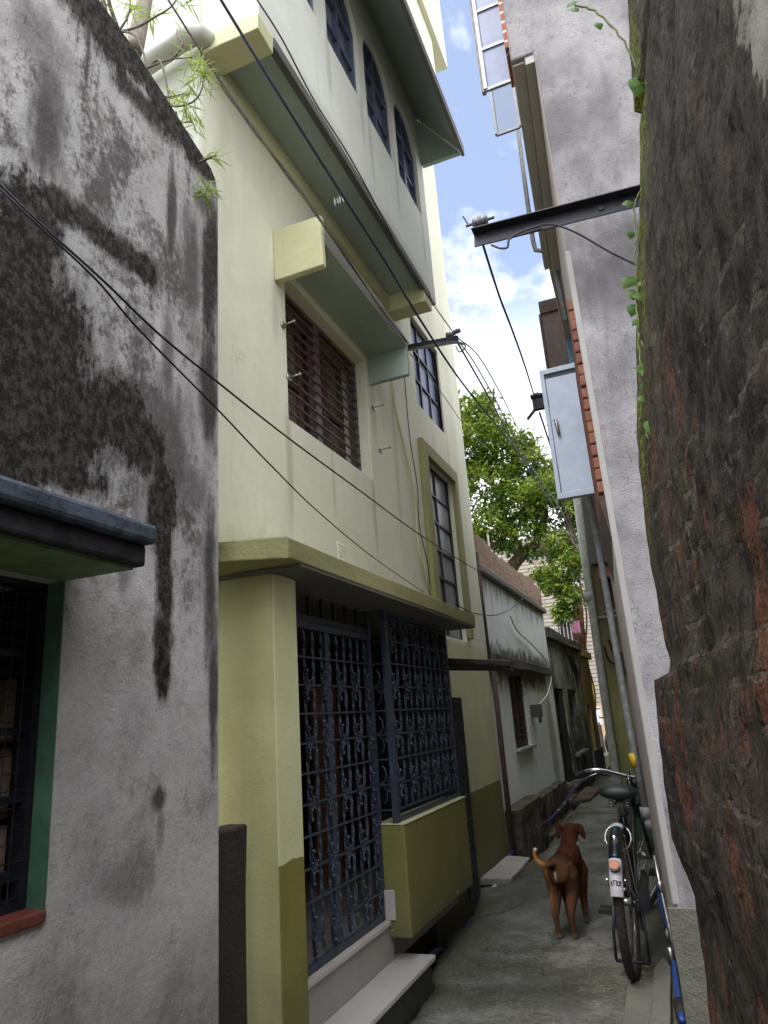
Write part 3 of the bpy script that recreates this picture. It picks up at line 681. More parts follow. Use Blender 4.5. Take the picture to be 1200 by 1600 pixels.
# pillar, porch wall
m = MB(); m.box(-2.9, XP, 2.425, 2.622, -.26, 1.906); m.build('pillar', 'pillar', H, bevel=.008)
m = MB(); m.box(-1.60, XP, 3.70, 4.865, .255, .777); pw = m.build('porch_wall', 'porch_olive', H, bevel=.008)
m = MB(); m.box(-1.595, XP+.004, 3.698, 4.87, .7785, .786); m.build('porch_sill', 'yellow_band', pw, bevel=.003)
m = MB(); m.box(-3.0, -1.605, 2.62, 5.06, .1, .335); m.build('porch_floor', 'tile_riser', H)
m = MB(); m.box(-1.9, -1.70, 3.78, 4.85, -.28, .254); m.build('porch_footing', 'drain_mud', H)
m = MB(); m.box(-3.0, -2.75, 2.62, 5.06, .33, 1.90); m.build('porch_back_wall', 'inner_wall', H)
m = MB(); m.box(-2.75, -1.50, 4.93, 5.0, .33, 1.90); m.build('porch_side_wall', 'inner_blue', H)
for y0, y1, mt in ((3.50, 3.93, 'red_wood'), (4.32, 4.66, 'red_wood'), (2.72, 3.08, 'steel_blue')):
    m = MB(); xx = -2.25
    m.wall((xx, 0, 0), (0, 1, 0), (-.03, 0, 0), y0, y1, .335, 1.55, [(y0+.06, y1-.06, .42, .85), (y0+.06, y1-.06, .93, 1.46)]); m.box(xx-.02, xx-.012, y0, y1, .336, 1.549)
    m.build('inner_door', mt, H, bevel=.004)
m = MB(); m.box(-2.2, -2.16, 2.95, 3.35, .335, 1.30); m.build('inner_screen', 'gate_blue', H, bevel=.004)
# side iron leaf and small awning
m = MB(); xs = -1.60
for k in range(8): y = 5.34+k*.032; m.bar((xs, y, .02), (xs, y, 1.44), .018, .012)
for k in range(9): z = .05+k*.17; m.bar((xs, 5.33, z), (xs, 5.575, z), .02, .016)
m.box(xs-.012, xs-.004, 5.335, 5.57, .06, 1.42); m.bar((-1.775, 5.36, 1.2), (xs, 5.345, 1.2), .02, .02); m.bar((-1.775, 5.36, .3), (xs, 5.345, .3), .02, .02)
m.build('side_gate', 'gate_dark', H)
m = MB()
for k in range(4):
    y = 5.02+k*.13; m.prism([(-1.9, y, 1.75-.015*k), (-1.055-.03*k, y, 1.655-.012*k), (-1.055-.03*k, y, 1.64-.012*k), (-1.9, y, 1.72-.015*k)], (0, .125, 0))
aw = m.build('awning', 'black_ledge', H, bevel=.003)
m = MB(); m.bar((-1.8, 5.03, 1.735), (-1.05, 5.03, 1.63), .03, .03); m.build('awning_batten', 'rot_post', aw)
# steps
m = MB(); m.box(-1.62, -1.535, 2.5, 3.76, .312, .336); m.build('upper_tread', 'tile', H, bevel=.004)
m = MB(); m.box(-1.62, -1.55, 2.5, 3.75, .148, .311); m.build('step_riser', 'tile_riser', H, bevel=.003)
m = MB(); m.box(-1.62, -1.366, 2.3, 3.85, .122, .147); m.build('lower_tread', 'stone_slab', H, bevel=.005)
m = MB(); m.box(-1.60, -1.385, 2.3, 3.83, -.27, .121); m.build('step_base', 'drain_mud', H)
m = MB(); m.box(-1.572, -1.505, 3.686, 3.698, .337, .475); m.build('skirting_tile', 'tile', H, bevel=.004)

# ---- iron grilles
ZR = [.345+.1265*k for k in range(13)]
def scroll(cy, cz, up, s=1.0):
    """one forged leaf scroll in the grille plane (y, z)"""
    out = []
    pts = [(.0, .0), (.006, .022), (-.004, .040), (-.016, .052), (-.022, .066), (-.012, .076), (-.002, .068), (-.008, .060)]
    pts2 = [(.002, .004), (.020, .006), (.030, .018), (.024, .030), (.014, .026)]
    pts3 = [(-.002, .002), (-.022, .004), (-.032, .014), (-.028, .026), (-.018, .024)]
    return [[(cy+y*s, cz+up*z*s) for y, z in P] for P in (pts, pts2, pts3)]
def grille(name, X, y0, y1, z0, z1, nbar, orn_rows, parent, offs, mt='gate_blue'):
    g = MB()
    for y in (y0, y1): g.bar((X, y, z0), (X, y, z1), .026, .022, (0, 1, 0))
    g.bar((X, y0, z0+.012), (X, y1, z0+.012), .022, .022); g.bar((X, y0, z1-.012), (X, y1, z1-.012), .022, .03)
    fr = g.build(name, mt, parent)
    ny = [y0+(y1-y0)*(k+.5)/nbar for k in range(nbar)]
    for k, y in enumerate(ny):
        g = MB()
        for z in [q for q in ZR if z0-.01 < q < z1-.05]:      # flat bar that twists between rails
            zt = min(z+.1265, z1)
            st = 8; pr = []
            for i in range(st+1):
                t = i/st; an = PI*.5*(math.sin(PI*t)**2)*(1 if k % 2 else .85); w = .0078
                cx, sx = math.cos(an)*w, math.sin(an)*w
                pr.append(((X+sx, y+cx, z+(zt-z)*t), (X-sx, y-cx, z+(zt-z)*t)))
            for (a1, b1), (a2, b2) in zip(pr, pr[1:]):
                g.quad(a1, b1, b2, a2)
        o = g.build('bar', mt, fr, smooth=False)
        so = o.modifiers.new('thick', 'SOLIDIFY'); so.thickness = .004
    for z in [q for q in ZR if z0+.03 < q < z1-.04]:
        g = MB(); g.bar((X+.008, y0, z), (X+.008, y1, z), .009, .009); g.build('rail', mt, fr)
    for r in orn_rows:
        z = ZR[r]
        for k, y in enumerate(ny):
            if k % 2 != offs: continue
            g = MB(); vs_ = random.uniform(.76, .94); dz_ = random.uniform(-.004, .004)
            for up in (1, -1):
                for P in scroll(y+random.uniform(-.004, .004), z+dz_, up, vs_*(1.0 if up > 0 else random.uniform(.8, .98))): 
                    g.tube([(X+.016, a, b) for a, b in P], [.0046]*(len(P)-2)+[.0036, .003], 5)
                g.ball((X+.020, y-.014, z+up*.064), .0098, 7); g.ball((X+.02, y+.022, z+up*.022), .0066, 6); g.ball((X+.02, y-.024, z+up*.018), .0066, 6)
            g.build('scroll', mt, fr, smooth=True)
    return fr
GX = -1.575
grille('gate', GX, 2.64, 3.685, .345, 1.77, 12, (1, 3, 5, 7, 9), H, 1)
m = MB(); m.bar((GX, 2.62, 1.79), (GX, 3.69, 1.79), .03, .03)
for k in range(7): y = 2.72+k*.14; m.bar((GX, y, 1.80), (GX, y, 1.905), .012, .016)
m.build('transom', 'gate_dark', H)
m = MB(); m.bar((GX-.005, 3.17, .35), (GX-.005, 3.17, 1.77), .02, .035, (0, 1, 0)); m.build('gate_stile', 'gate_blue', H)
m = MB(); m.bar((GX, 3.70, .34), (GX, 3.70, 1.905), .03, .03, (0, 1, 0)); m.build('gate_post', 'gate_blue', H)
PGX = -1.478
grille('porch_grille', PGX, 3.735, 4.86, .787, 1.905, 11, (5, 7, 9, 11), H, 0)
m = MB(); m.bar((PGX, 3.715, .787), (PGX, 3.715, 1.905), .028, .028, (0, 1, 0)); m.build('corner_post', 'gate_blue', H)
for z in [q for q in ZR if .8 < q < 1.85]:
    m = MB(); m.bar((GX, 3.71, z), (PGX, 3.71, z), .008, .008); m.build('side_rail', 'gate_blue', H)
for z in (ZR[5], ZR[7], ZR[9]):
    m = MB()
    for up in (1, -1):
        a = [(GX+.012+.045*math.sin(t*.32), 3.715, z+up*(.003+.05*(1-math.cos(t*.32)))) for t in range(9)]
        m.tube(a, .004, 5); b = [(PGX-.012-.02*math.sin(t*.5), 3.715, z+up*(.006+.018*(1-math.cos(t*.5)))) for t in range(9)]; m.tube(b, .004, 5)
    m.build('side_scroll', 'gate_blue', H)
# pipes and small fittings on the house
m = MB(); a, b, c = (-2.146, 2.33, 4.747), (-1.78, 2.33, 4.823), (-1.748, 2.33, 4.828)
m.tube([a, b, (b[0]+.035, b[1]+.02, b[2]+.004), (b[0]+.045, b[1]+.08, b[2]+.004)], .052, 14); m.tube([(b[0]-.06, b[1], b[2]-.010), (b[0]+.0, b[1], b[2])], .057, 14)
m.build('waste_pipe', 'pvc', H, smooth=True)
m = MB(); pth = [(-1.765, 5.004, 4.034), (-1.765, 5.037, 3.756), (-1.765, 5.185, 3.466), (-1.765, 5.342, 3.06), (-1.765, 5.346, 2.62), (-1.765, 5.54, 2.303)]
m.tube(spline(pth, 5), .011, 8); m.build('conduit', 'yellow_band', H, smooth=True)
m = MB(); m.tube(spline([(-1.77, 5.357, 4.196), (-1.77, 5.364, 3.648), (-1.77, 5.456, 3.207), (-1.77, 5.418, 2.856), (-1.77, 5.555, 2.551), (-1.77, 5.548, 2.278)], 5), .004, 5); m.build('thin_wire', 'cable', H)
p = Vector((-1.78, 3.856, 2.322)); m = MB()
m.wall((p.x-.002, p.y, p.z), (0, 1, 0), (.008, 0, 0), -.05, .05, -.055, .055, [(-.04+.022*i, -.026+.022*i, -.045+.022*k, -.03+.022*k) for i in range(4) for k in range(5)])
m.build('vent_plate', 'cream', H)

# ================================================================== white house and its neighbours on the left
WH = thing('white_house', 'low whitewashed house with raw brick parapet and brown shuttered window', 'house', (-1.85, 9.5, 0))
x = -1.80
m = MB(); m.wall((x, 0, 0), (0, 1, 0), (-.25, 0, 0), 7.40, 11.5, -.28, 2.78, [(8.36, 9.24, .90, 1.78)]); m.box(-5, x-.02, 11.3, 11.49, -.28, 2.78)
m.build('wall', 'white_wash', WH, bevel=.01)
m = MB(); m.box(x-.3, x+.06, 7.4, 11.55, 2.785, 2.86); m.build('coping', 'coping', WH, bevel=.012, subdiv=4, jitter=.012)
rs_ = random.Random(12); tp = []; yy_ = 7.42; zz_ = 3.20
while yy_ < 11.4:
    st_ = rs_.choice((.2, .2, .4, .1)); tp += [(yy_, zz_), (min(11.5, yy_+st_), zz_+rs_.uniform(-.008, .008))]; yy_ = min(11.5, yy_+st_); zz_ = 3.21+.03*math.sin(yy_*1.9)+rs_.uniform(-.012, .012)-(.05 if rs_.random() < .12 else 0)
    yy_ += .001
m = MB(); m.prism([(x+.01, 7.42, 2.862), (x+.01, 11.5, 2.862)]+[(x+.01, y, z) for y, z in reversed(tp)], (-.24, 0, 0)); m.build('parapet', 'parapet_brick', WH, subdiv=0, bevel=.008)
m = MB(); m.box(x-.05, x+.10, 7.42, 10.9, 1.785, 1.90); m.build('lintel_ledge', 'black_ledge', WH, bevel=.01, subdiv=5, jitter=.018)
m = MB(); m.wall((x-.035, 0, 0), (0, 1, 0), (-.05, 0, 0), 8.36, 9.24, .9, 1.78, [(8.40, 8.78, .95, 1.73), (8.82, 9.20, .95, 1.73)])
f = m.build('window', 'brown_wood', WH)
m = MB()
for k in range(11): m.tube([(x-.03, 8.38, .96+k*.075), (x-.03, 9.22, .96+k*.075)], .006, 5)
m.build('window_bars', 'rust_brown', f)
m = MB(); m.box(x-.10, x-.085, 8.37, 9.23, .905, 1.775); m.build('shutter', 'dark_curtain', f)
m = MB(); m.box(x-.12, x+.055, 8.32, 9.30, .868, .90); m.build('window_sill', 'stone_slab', WH, bevel=.006)
m = MB(); m.box(x-.1, x+.16, 7.46, 8.6, -.27, .37); m.box(x-.1, x+.13, 8.6, 10.7, -.27, .33)
m.build('plinth', 'moss_stone', WH, subdiv=7, jitter=.02, bevel=.01)
m = MB(); m.tube([(x+.05, 7.42, -.2), (x+.05, 7.42, 1.9)], .028, 8); m.tube([(x+.03, 7.40, 1.9), (x+.02, 7.38, 3.0)], .016, 8); m.build('corner_pipe', 'rust_brown', WH, smooth=True)
p = Vector((-1.7, 9.511, 1.317)); m = MB(); m.box(p.x-.1, p.x+.03, p.y-.07, p.y+.07, p.z-.10, p.z+.06); m.tube([(p.x, p.y, p.z-.1), (p.x, p.y, p.z-.17)], .02, 8)
m.build('meter_box', 'dark_concrete', WH, bevel=.01)
m = MB(); m.tube(spline([(-1.76, 8.68, 2.444), (-1.76, 9.011, 2.292), (-1.76, 9.975, 2.174), (-1.74, 10.722, 2.018), (-1.7, 10.84, 1.76), (-1.68, 10.181, 1.505), (-1.68, 9.492, 1.379)], 6), .010, 6); m.build('meter_cable', 'white_cable', WH, smooth=True)
m = MB(); m.tube([(-2.1, 9.6, 2.8), (-2.13, 9.6, 3.75)], .012, 6)
m.build('antenna_pole', 'white_cable', WH)

DH = thing('derelict_house', 'derelict narrow house black with moss, dark doorway and empty window', 'house', (-1.9, 13.6, 0))
x = -1.82
m = MB(); m.wall((x, 0, 0), (0, 1, 0), (-.3, 0, 0), 11.56, 15.6, -.28, 2.42, [(11.75, 12.75, .16, 1.62), (13.2, 14.4, .55, 1.62)])
m.build('wall', 'moss_wall', DH, bevel=.015)
m = MB(); m.box(x-3.5, x-.3, 11.56, 15.6, 2.35, 2.42); m.build('roof', 'coping', DH)
m = MB(); m.box(x-.3, x+.07, 11.52, 15.7, 2.425, 2.58); m.build('coping', 'moss_wall', DH, subdiv=4, jitter=.03)
m = MB(); m.box(x-.28, x-.2, 11.75, 12.75, .16, 1.62); m.build('door', 'dark_curtain', DH)
m = MB(); m.box(x-.07, x-.02, 12.38, 12.75, .16, 1.6); m.build('door_frame', 'rot_post', DH)
m = MB(); m.box(x-.25, x-.2, 13.2, 14.4, .55, 1.62); m.build('window_shutter', 'dark_curtain', DH)
m = MB(); m.box(x-.1, x+.08, 13.1, 14.5, .49, .55); m.build('window_sill', 'coping', DH, bevel=.01)
m = MB(); m.box(x-.1, x+.16, 11.72, 12.8, -.2, .15); m.build('doorstep', 'moss_stone', DH, subdiv=3, jitter=.02)
rr = random.Random(2)
m = MB()
for k in range(7):
    p = Vector((x+.05, 13.4+.1*k, 2.25)); q = p+Vector((.05, .9, -.55+.1*k))
    m.tube(spline([p, (p+q)/2+Vector((.05, 0, -.22-.02*k)), q], 5), .008, 4)
m.build('cable_bundle', 'cable', DH)
OH = thing('ochre_house', 'narrow ochre painted house with arched doorway beyond the mossy house', 'house', (-1.85, 17, 0))
m = MB(); m.wall((-1.835, 0, 0), (0, 1, 0), (-.3, 0, 0), 15.72, 17.6, -.28, 2.35, [(16.0, 16.6, .0, 1.35)]); m.build('wall', 'ochre', OH, bevel=.01)
m = MB(); m.box(-1.93, -1.91, 16.0, 16.6, 0, 1.36); m.build('door', 'ochre', OH)
m = MB(); m.box(-2.2, -1.76, 15.70, 17.65, 2.36, 2.52); m.build('cornice', 'ochre', OH, bevel=.01)
m = MB(); m.box(-1.84, -1.80, 15.72, 17.6, -.1, .42); m.build('base_band', 'coping', OH)

FB = thing('slatted_building', 'far beige building with pale slatted wall and small grilled window across the street', 'building', (-3, 25, 0))
m = MB(); m.wall((-9, 24.6, 0), (1, 0, 0), (0, .3, 0), 0, 14, 0, 7.2, [(5.6, 6.3, 3.4, 4.1)]); m.build('wall', 'far_slats', FB)
m = MB(); m.box(-9, 5, 24.52, 24.60, 0, 1.35); m.build('lower_wall', 'beige_far', FB)
m = MB(); m.box(-3.45, -2.65, 24.55, 24.6, 3.3, 3.4); m.box(-3.4, -2.7, 24.75, 24.8, 3.4, 4.1); m.build('window_back', 'dark_curtain', FB)
m = MB()
for k in range(6): m.bar((-3.35+.12*k, 24.62, 3.4), (-3.35+.12*k, 24.62, 4.1), .03, .03)
m.build('window_grille', 'steel_grey', FB)
m = MB(); m.box(-2.25, -1.6, 24.5, 24.55, .9, 1.5); m.build('shop_opening', 'dark_curtain', FB)

# ================================================================== right side: tall grey building
GB = thing('grey_building', 'tall grey rendered building with jutting upper floor, open window leaves and bare brick side', 'building', (.2, 4.2, 0))
yr = 3.2; ye = 5.25
xa = lambda y: -.147-.080*(y-yr)          # alley face, lower
xb = lambda y: -.274-.08*(y-yr)           # alley face, upper floor
zo = 4.80; zt = 7.3
m = MB()
m.quad((xa(yr), yr, 0), (1.6, yr, 0), (1.6, yr, zt), (xb(yr), yr, zt), (xb(yr), yr, zo), (xa(yr), yr, zo))
m.quad((1.6, yr, 0), (1.6, ye, 0), (1.6, ye, zt), (1.6, yr, zt))
m.quad((xb(yr), yr, zo), (xb(yr), yr, zt), (xb(ye), ye, zt), (xb(ye), ye, zo))
m.quad((xb(ye), ye, zo), (xb(ye), ye, zt), (1.6, ye, zt), (1.6, ye, 0), (xa(ye), ye, 0), (xa(ye), ye, zo))
m.quad((xb(yr), yr, zt), (1.6, yr, zt), (1.6, ye, zt), (xb(ye), ye, zt))
m.quad((xa(yr), yr, zo), (xb(yr), yr, zo), (xb(ye), ye, zo), (xa(ye), ye, zo))
m.mat = 1
m.quad((xa(yr), yr, 0), (xa(yr), yr, zo), (xa(ye), ye, zo), (xa(ye), ye, 0))
m.build('wall', ['grey_render', 'pink_plaster'], GB, bevel=.012)
m = MB(); m.hexa([(xa(yr)-.001, yr+.012), (xa(yr)-.052, yr+.012), (xa(ye)-.07, ye-.01), (xa(ye)-.001, ye-.01)][::-1], zo-.055, zo-.002)
m.hexa([(xa(yr)-.056, yr+.03), (xb(yr)+.004, yr+.03), (xb(ye)+.004, ye-.01), (xa(ye)-.074, ye-.01)][::-1], zo-.016, zo-.003)
m.build('overhang_soffit', 'soffit_brown', GB, bevel=.003)
m = MB(); m.hexa([(xa(yr)-.030, yr-.020), (.9, yr-.020), (.9, yr-.002), (xa(yr)-.030, yr-.002)], -.02, .545); m.build('plinth', 'concrete_block', GB, bevel=.012, subdiv=4, jitter=.006)
m = MB(); m.hexa([(xa(yr+.12)-.004, yr+.12), (xa(yr)-.010, yr-.001), (xa(yr)+.02, yr-.001), (xa(yr+.12)+.04, yr+.12)][::-1], .55, 3.5); m.build('corner_strip', 'pale_edge', GB, bevel=.006)
# bare brick strip, toothed
rr = random.Random(4); m = MB(); y0 = 3.55
for k in range(4, 21):
    z = 2.06+k*.066; y1 = 4.88-(.06 if k % 2 else 0); ya = y0+rr.uniform(-.012, .012)
    if k < 4: ya = 3.55+.09*(4-k)
    m.hexa([(xa(ya)-.028, ya), (xa(ya)+.01, ya), (xa(y1)+.01, y1), (xa(y1)-.028, y1)], z, z+.060)
m.build('brick_facing', 'raw_brick', GB, bevel=.008)
m = MB(); m.hexa([(xa(3.62)-.022, 3.62), (xa(3.62)+.01, 3.62), (xa(4.8)+.01, 4.8), (xa(4.8)-.022, 4.8)], 2.33, 3.44); m.build('mortar', 'pale_edge', GB)
m = MB(); m.prism([(xa(3.55)-.03, 3.52, 2.30), (xa(3.55)+.01, 3.52, 2.30), (xa(3.55)+.015, 3.52, 1.99)], (-.09, 1.0, 0)); m.build('brick_corbel', 'rust_brown', GB)
m = MB(); m.hexa([(xb(3.22)-.02, 3.215), (xb(3.22)+.02, 3.215), (xb(3.5)+.02, 3.5), (xb(3.5)-.02, 3.5)], 4.92, zt-.2); m.build('brick_edge', 'orange_brick', GB, bevel=.005)
# open casement leaves of the upper floor
def leaf(y, x0, x1, z0, z1, rows, rot, mt):
    m = MB(); fw = .022
    P = lambda u, z: (x1+(x0-x1)*u*math.cos(rot), y-(x1-x0)*u*math.sin(rot), z)
    m.bar(P(0, z0), P(0, z1), fw, fw, (0, 1, 0)); m.bar(P(1, z0), P(1, z1), fw, fw*1.3, (0, 1, 0))
    for k in range(rows+1): z = z0+(z1-z0)*k/rows; m.bar(P(0, z), P(1, z), fw*.8, fw)
    f = m.build('casement', 'steel_grey', GB)
    for k in range(rows):
        a = z0+(z1-z0)*k/rows; b = z0+(z1-z0)*(k+1)/rows
        m = MB(); m.prism([P(0, a), P(1, a), P(1, b), P(0, b)], (0, .004, 0)); m.build('pane', mt, f)
leaf(3.5, -.472, -.300, 4.98, 6.24, 4, 0.0, 'pane_sky_tint')
leaf(4.4, -.560, -.385, 5.48, 5.92, 1, 0.0, 'pane_clear')
m = MB(); m.bar((-.487, 3.51, 4.97), (-.487, 3.51, 6.25), .022, .03, (0, 1, 0)); m.build('casement_stop', 'pale_bark', GB)
# steel shutter standing open over the alley
sx0, sx1, sy = -.525, -.262, 4.60
m = MB(); m.wall((0, sy, 0), (1, 0, 0), (0, .05, 0), sx0, sx1, 2.632, 3.583, [(sx0+.030, sx1-.006, 2.672, 3.545)])
sh = m.build('steel_shutter', 'steel_blue', GB, bevel=.003)
m = MB(); m.box(sx0+.034, sx1-.01, sy+.014, sy+.03, 2.676, 3.515); m.build('shutter_panel', 'steel_blue', sh)
m = MB(); m.box(sx0+.031, sx1-.007, sy+.012, sy+.045, 3.516, 3.544); m.build('shutter_head', 'gate_dark', sh)
m = MB(); m.tube([(sx0+.058, sy+.0, 3.19), (sx0+.066, sy-.012, 3.18), (sx0+.068, sy-.014, 3.12), (sx0+.072, sy-.006, 3.075)], [.011, .012, .010, .009], 8); m.build('handle', 'dull_chrome', sh, smooth=True)
# brown leaf further up
m = MB(); m.box(-.642, -.425, 6.5, 6.54, 4.45, 5.25); bl = m.build('brown_shutter', 'brown_wood', GB, bevel=.004)
m = MB(); m.box(-.650, -.415, 6.48, 6.56, 5.13, 5.27); m.box(-.665, -.640, 6.48, 6.56, 4.45, 5.13); m.build('shutter_frame', 'rust_brown', bl, bevel=.004)
m = MB(); m.box(-.435, -.26, 6.42, 6.50, 4.2, 5.25); m.build('blue_jamb', 'blue_paint', bl)
# rear block and its pipes
m = MB(); m.hexa([(xa(5.26)+.06, 5.26), (1.6, 5.26), (1.6, 7.9), (xa(7.9)+.16, 7.9)], 0, 4.75); m.hexa([(-.40, 5.26), (1.6, 5.26), (1.6, 6.9), (-.46, 6.9)], 4.76, 5.9)
m.build('rear_block', 'pink_plaster', GB, bevel=.01)
pp = [(-0.49, 5.4, 6.387), (-0.504, 5.4, 5.719), (-0.508, 5.4, 5.196), (-0.497, 5.4, 5.108), (-0.445, 5.4, 5.083), (-0.379, 5.35, 5.065), (-0.355, 5.3, 4.947), (-0.345, 5.25, 4.651), (-0.331, 5.22, 4.273)]
m = MB(); m.tube([Vector(p) for p in pp], .020, 8); m.build('waste_pipe', 'grey_pipe', GB, smooth=True)
m = MB(); xp1 = [(-0.366, 5, 3.104), (-0.347, 5, 2.473), (-0.331, 5, 1.103), (-0.315, 5, 0.651)]
m.tube([Vector(p)+Vector((.006, -.03, 0)) for p in xp1], .023, 10); q = Vector(xp1[-1])+Vector((.006, -.03, 0))
m.tube([q+Vector((0, 0, .03)), q+Vector((0, 0, -.03))], .035, 10); m.tube([q+Vector((.004, 0, -.035)), q+Vector((.01, 0, -.10))], .026, 8)
dp = m.build('drain_pipe', 'grey_pipe', GB, smooth=True)
m = MB(); a, b = Vector((-0.339, 5, 1.001)), Vector((-0.334, 5, 0.916)); m.tube([a+Vector((.006, -.03, 0)), b+Vector((.006, -.03, 0))], .026, 10); m.build('yellow_band_mark', 'yellow_paint', dp, smooth=True)
m = MB(); m.tube([(-.27, 4.45, .50), (-.262, 4.40, .36), (-.245, 4.3, .20), (-.24, 4.28, .06)], .012, 7); m.tube([(-.262, 4.40, .39), (-.26, 4.385, .33)], .018, 8); m.tube([(-.258, 4.30, .1), (-.258, 4.30, .02)], .022, 8); m.build('water_pipe', 'dull_chrome', GB, smooth=True)

# ================================================================== olive house beyond
OL = thing('olive_house', 'mossy olive painted house with small red-lintelled window and grey downpipe', 'house', (-.5, 9, 0))
m = MB(); m.hexa([(-.735, 8.0), (1.2, 8.0), (1.2, 20), (-1.86, 20)], 0, 2.2); m.build('lower_wall', 'olive_wall', OL, bevel=.012)
m = MB(); m.box(-.745, 1.2, 7.985, 8.3, 2.202, 2.235); m.build('ledge', 'coping', OL, bevel=.006)
m = MB(); m.wall((0, 8.05, 0), (1, 0, 0), (0, .2, 0), -.70, 1.2, 2.24, 2.80, [(-.585, -.38, 2.30, 2.64)]); m.build('upper_wall', 'olive_wall', OL, bevel=.008)
m = MB(); m.hexa([(-.69, 8.26), (1.2, 8.26), (1.2, 20), (-1.78, 20)], 2.24, 3.6); m.build('side_wall', 'olive_wall', OL)
m = MB(); m.box(-.60, -.365, 8.02, 8.2, 2.645, 2.76); m.build('lintel', 'red_band', OL, bevel=.004)
m = MB(); m.box(-.60, -.365, 8.02, 8.2, 2.265, 2.298); m.build('window_sill', 'coping', OL)
m = MB(); m.box(-.585, -.38, 8.16, 8.2, 2.3, 2.64); m.build('window', 'dark_curtain', OL)
m = MB(); m.box(-.655, .2, 7.98, 8.24, 2.81, 4.3); m.build('column', 'dark_concrete', OL, bevel=.015, subdiv=3, jitter=.01)
m = MB(); m.tube([(-0.686, 7.9, 3.704), (-0.708, 7.9, 2.636), (-0.711, 7.9, 1.977), (-0.722, 7.9, 0.598), (-.715, 7.9, 0)], .042, 10); q0, q1 = (-0.721, 7.9, 2.496), (-0.723, 7.9, 2.391)
m.tube([q0, q1], .053, 10); m.build('downpipe', 'pale_pipe', OL, smooth=True)
m = MB(); m.tube(spline([(-0.647, 7.95, 1.906), (-0.628, 7.95, 1.77), (-0.537, 7.95, 1.682)], 5), .012, 5); m.tube(spline([(-0.591, 7.95, 1.968), (-0.566, 7.95, 1.831), (-0.523, 7.95, 1.734)], 5), .014, 5)
m.box(-.50, -.44, 7.9, 8.0, 1.60, 1.83); m.build('meter_cables', 'cable', OL)

# ================================================================== near right: old mossy brick wall
BW = thing('mossy_brick_wall', 'old dark brick wall with worn plaster, orange patches and green moss, close on the right', 'wall', (.3, 1.2, 0))
SIL = [(-.05, -.085), (.375, -.077), (.55, -.066), (.717, -.059), (.882, -.096), (1.02, -.092), (1.172, -.085), (1.378, -.068), (1.392, -.018), (1.43, -.006), (1.6, -.012), (1.767, -.016), (2.0, .000), (2.219, .014), (2.45, .050), (2.704, .093), (3.0, .148), (3.257, .195), (3.555, .243), (3.62, .262), (3.64, .235), (3.95, .268), (4.21, .300), (4.6, .35), (5.4, .45)]
def xs(z):
    for (a, b), (c, d) in zip(SIL, SIL[1:]):
        if a <= z <= c: return b+(d-b)*(z-a)/(c-a)
    return SIL[-1][1]
m = MB(); ny, nz = 150, 250
# it carries on behind the viewer
m.box(.62, 1.1, -9, -.352, -.05, 3.0)
m.build('rear_length', 'mossy_brick', BW); m = MB()
def wallpt(i, k):
    y = 2.6-2.95*i/ny; z = -.05+5.3*k/nz
    zz = z-(.06*noise.noise(Vector((y*2.2, 3, 0)))+.025*noise.noise(Vector((y*8, 3, 0))))*min(1, (2.6-y)*2)
    sm_ = sum(xs(zz+o_) for o_ in (-.4, -.3, -.2, -.1, 0, .1, .2, .3, .4))/9; bl_ = min(1, max(0, (2.5-y)/.45))*.72
    q = Vector((0, y*1.0, z*.38)); f = min(1, .35+(2.6-y)*1.2)
    d = .006*noise.noise(q*5)+.011*noise.noise(q*13+Vector((4, 0, 0)))+.006*noise.noise(Vector((0, y*30, z*13)))
    d += .007*max(0, noise.noise(Vector((2, y*2.4, z*1.2))))+.009*noise.noise(Vector((8, y*17, z*11)))+.004*noise.noise(Vector((8, y*45, z*32)))
    return (xs(zz)*(1-bl_)+sm_*bl_+.145*(2.6-y)-d*f, y-.02*noise.noise(Vector((5, z*6, 0)))*(1 if i == 0 else 0), z)
G = [[wallpt(i, k) for k in range(nz+1)] for i in range(ny+1)]
for i in range(ny):
    for k in range(nz):
        if G[i][k][2] < 3.0+1.7*min(1, max(0, (G[i][k][1]-.9)/1.2)): m.quad(G[i][k], G[i+1][k], G[i+1][k+1], G[i][k+1])
for k in range(nz):
    if G[0][k][2] > 4.68: break
    a, b = G[0][k], G[0][k+1]; m.quad(a, b, (b[0]+.5, b[1]+.0, b[2]), (a[0]+.5, a[1]+.0, a[2]))
o = m.build('brickwork', 'mossy_brick', BW, smooth=True)
# jutting brick at the top of its edge
m = MB(); p = Vector((0.35, 2.58, 4.01)); m.box(p.x-.045, p.x+.10, 2.45, 2.61, p.z-.16, p.z+.22); m.build('jutting_brick', 'moss_stone', BW, subdiv=4, jitter=.03, bevel=.01)

# ================================================================== brackets, insulators, cables
def insulator(m, p, ax=(1, 0, 0), s=1.0):
    p = Vector(p); a = Vector(ax).normalized()
    rs = [(.0, .012), (.008, .026), (.020, .030), (.028, .020), (.036, .030), (.048, .030), (.056, .020), (.064, .028), (.076, .024), (.082, .012)]
    m.tube([p+a*(t-.041)*s for t, r in rs], [r*s for t, r in rs], 12)
B1 = thing('cable_bracket', 'long black steel arm with one porcelain insulator jutting from the grey building', 'bracket', (-.2, 3.1, 3.62), 'cable brackets')
m = MB(); L = Vector((-0.579, 3.08, 3.632)); R = Vector((0.225, 3.08, 3.58))
m.bar(L, R+(R-L)*.12, .008, .078); m.bar(L+Vector((0, -.028, .036)), R+(R-L)*.12+Vector((0, -.028, .036)), .055, .007); m.build('arm', 'black_steel', B1, bevel=.002)
m = MB(); m.tube([L+(R-L)*.78+Vector((0, -.012, -.002)), L+(R-L)*.78+Vector((0, .01, -.002))], .013, 8); m.build('bolt', 'black_steel', B1)
m = MB(); c = L+Vector((.045, -.02, .085)); insulator(m, c); ins = m.build('insulator', 'porcelain', B1, smooth=True)
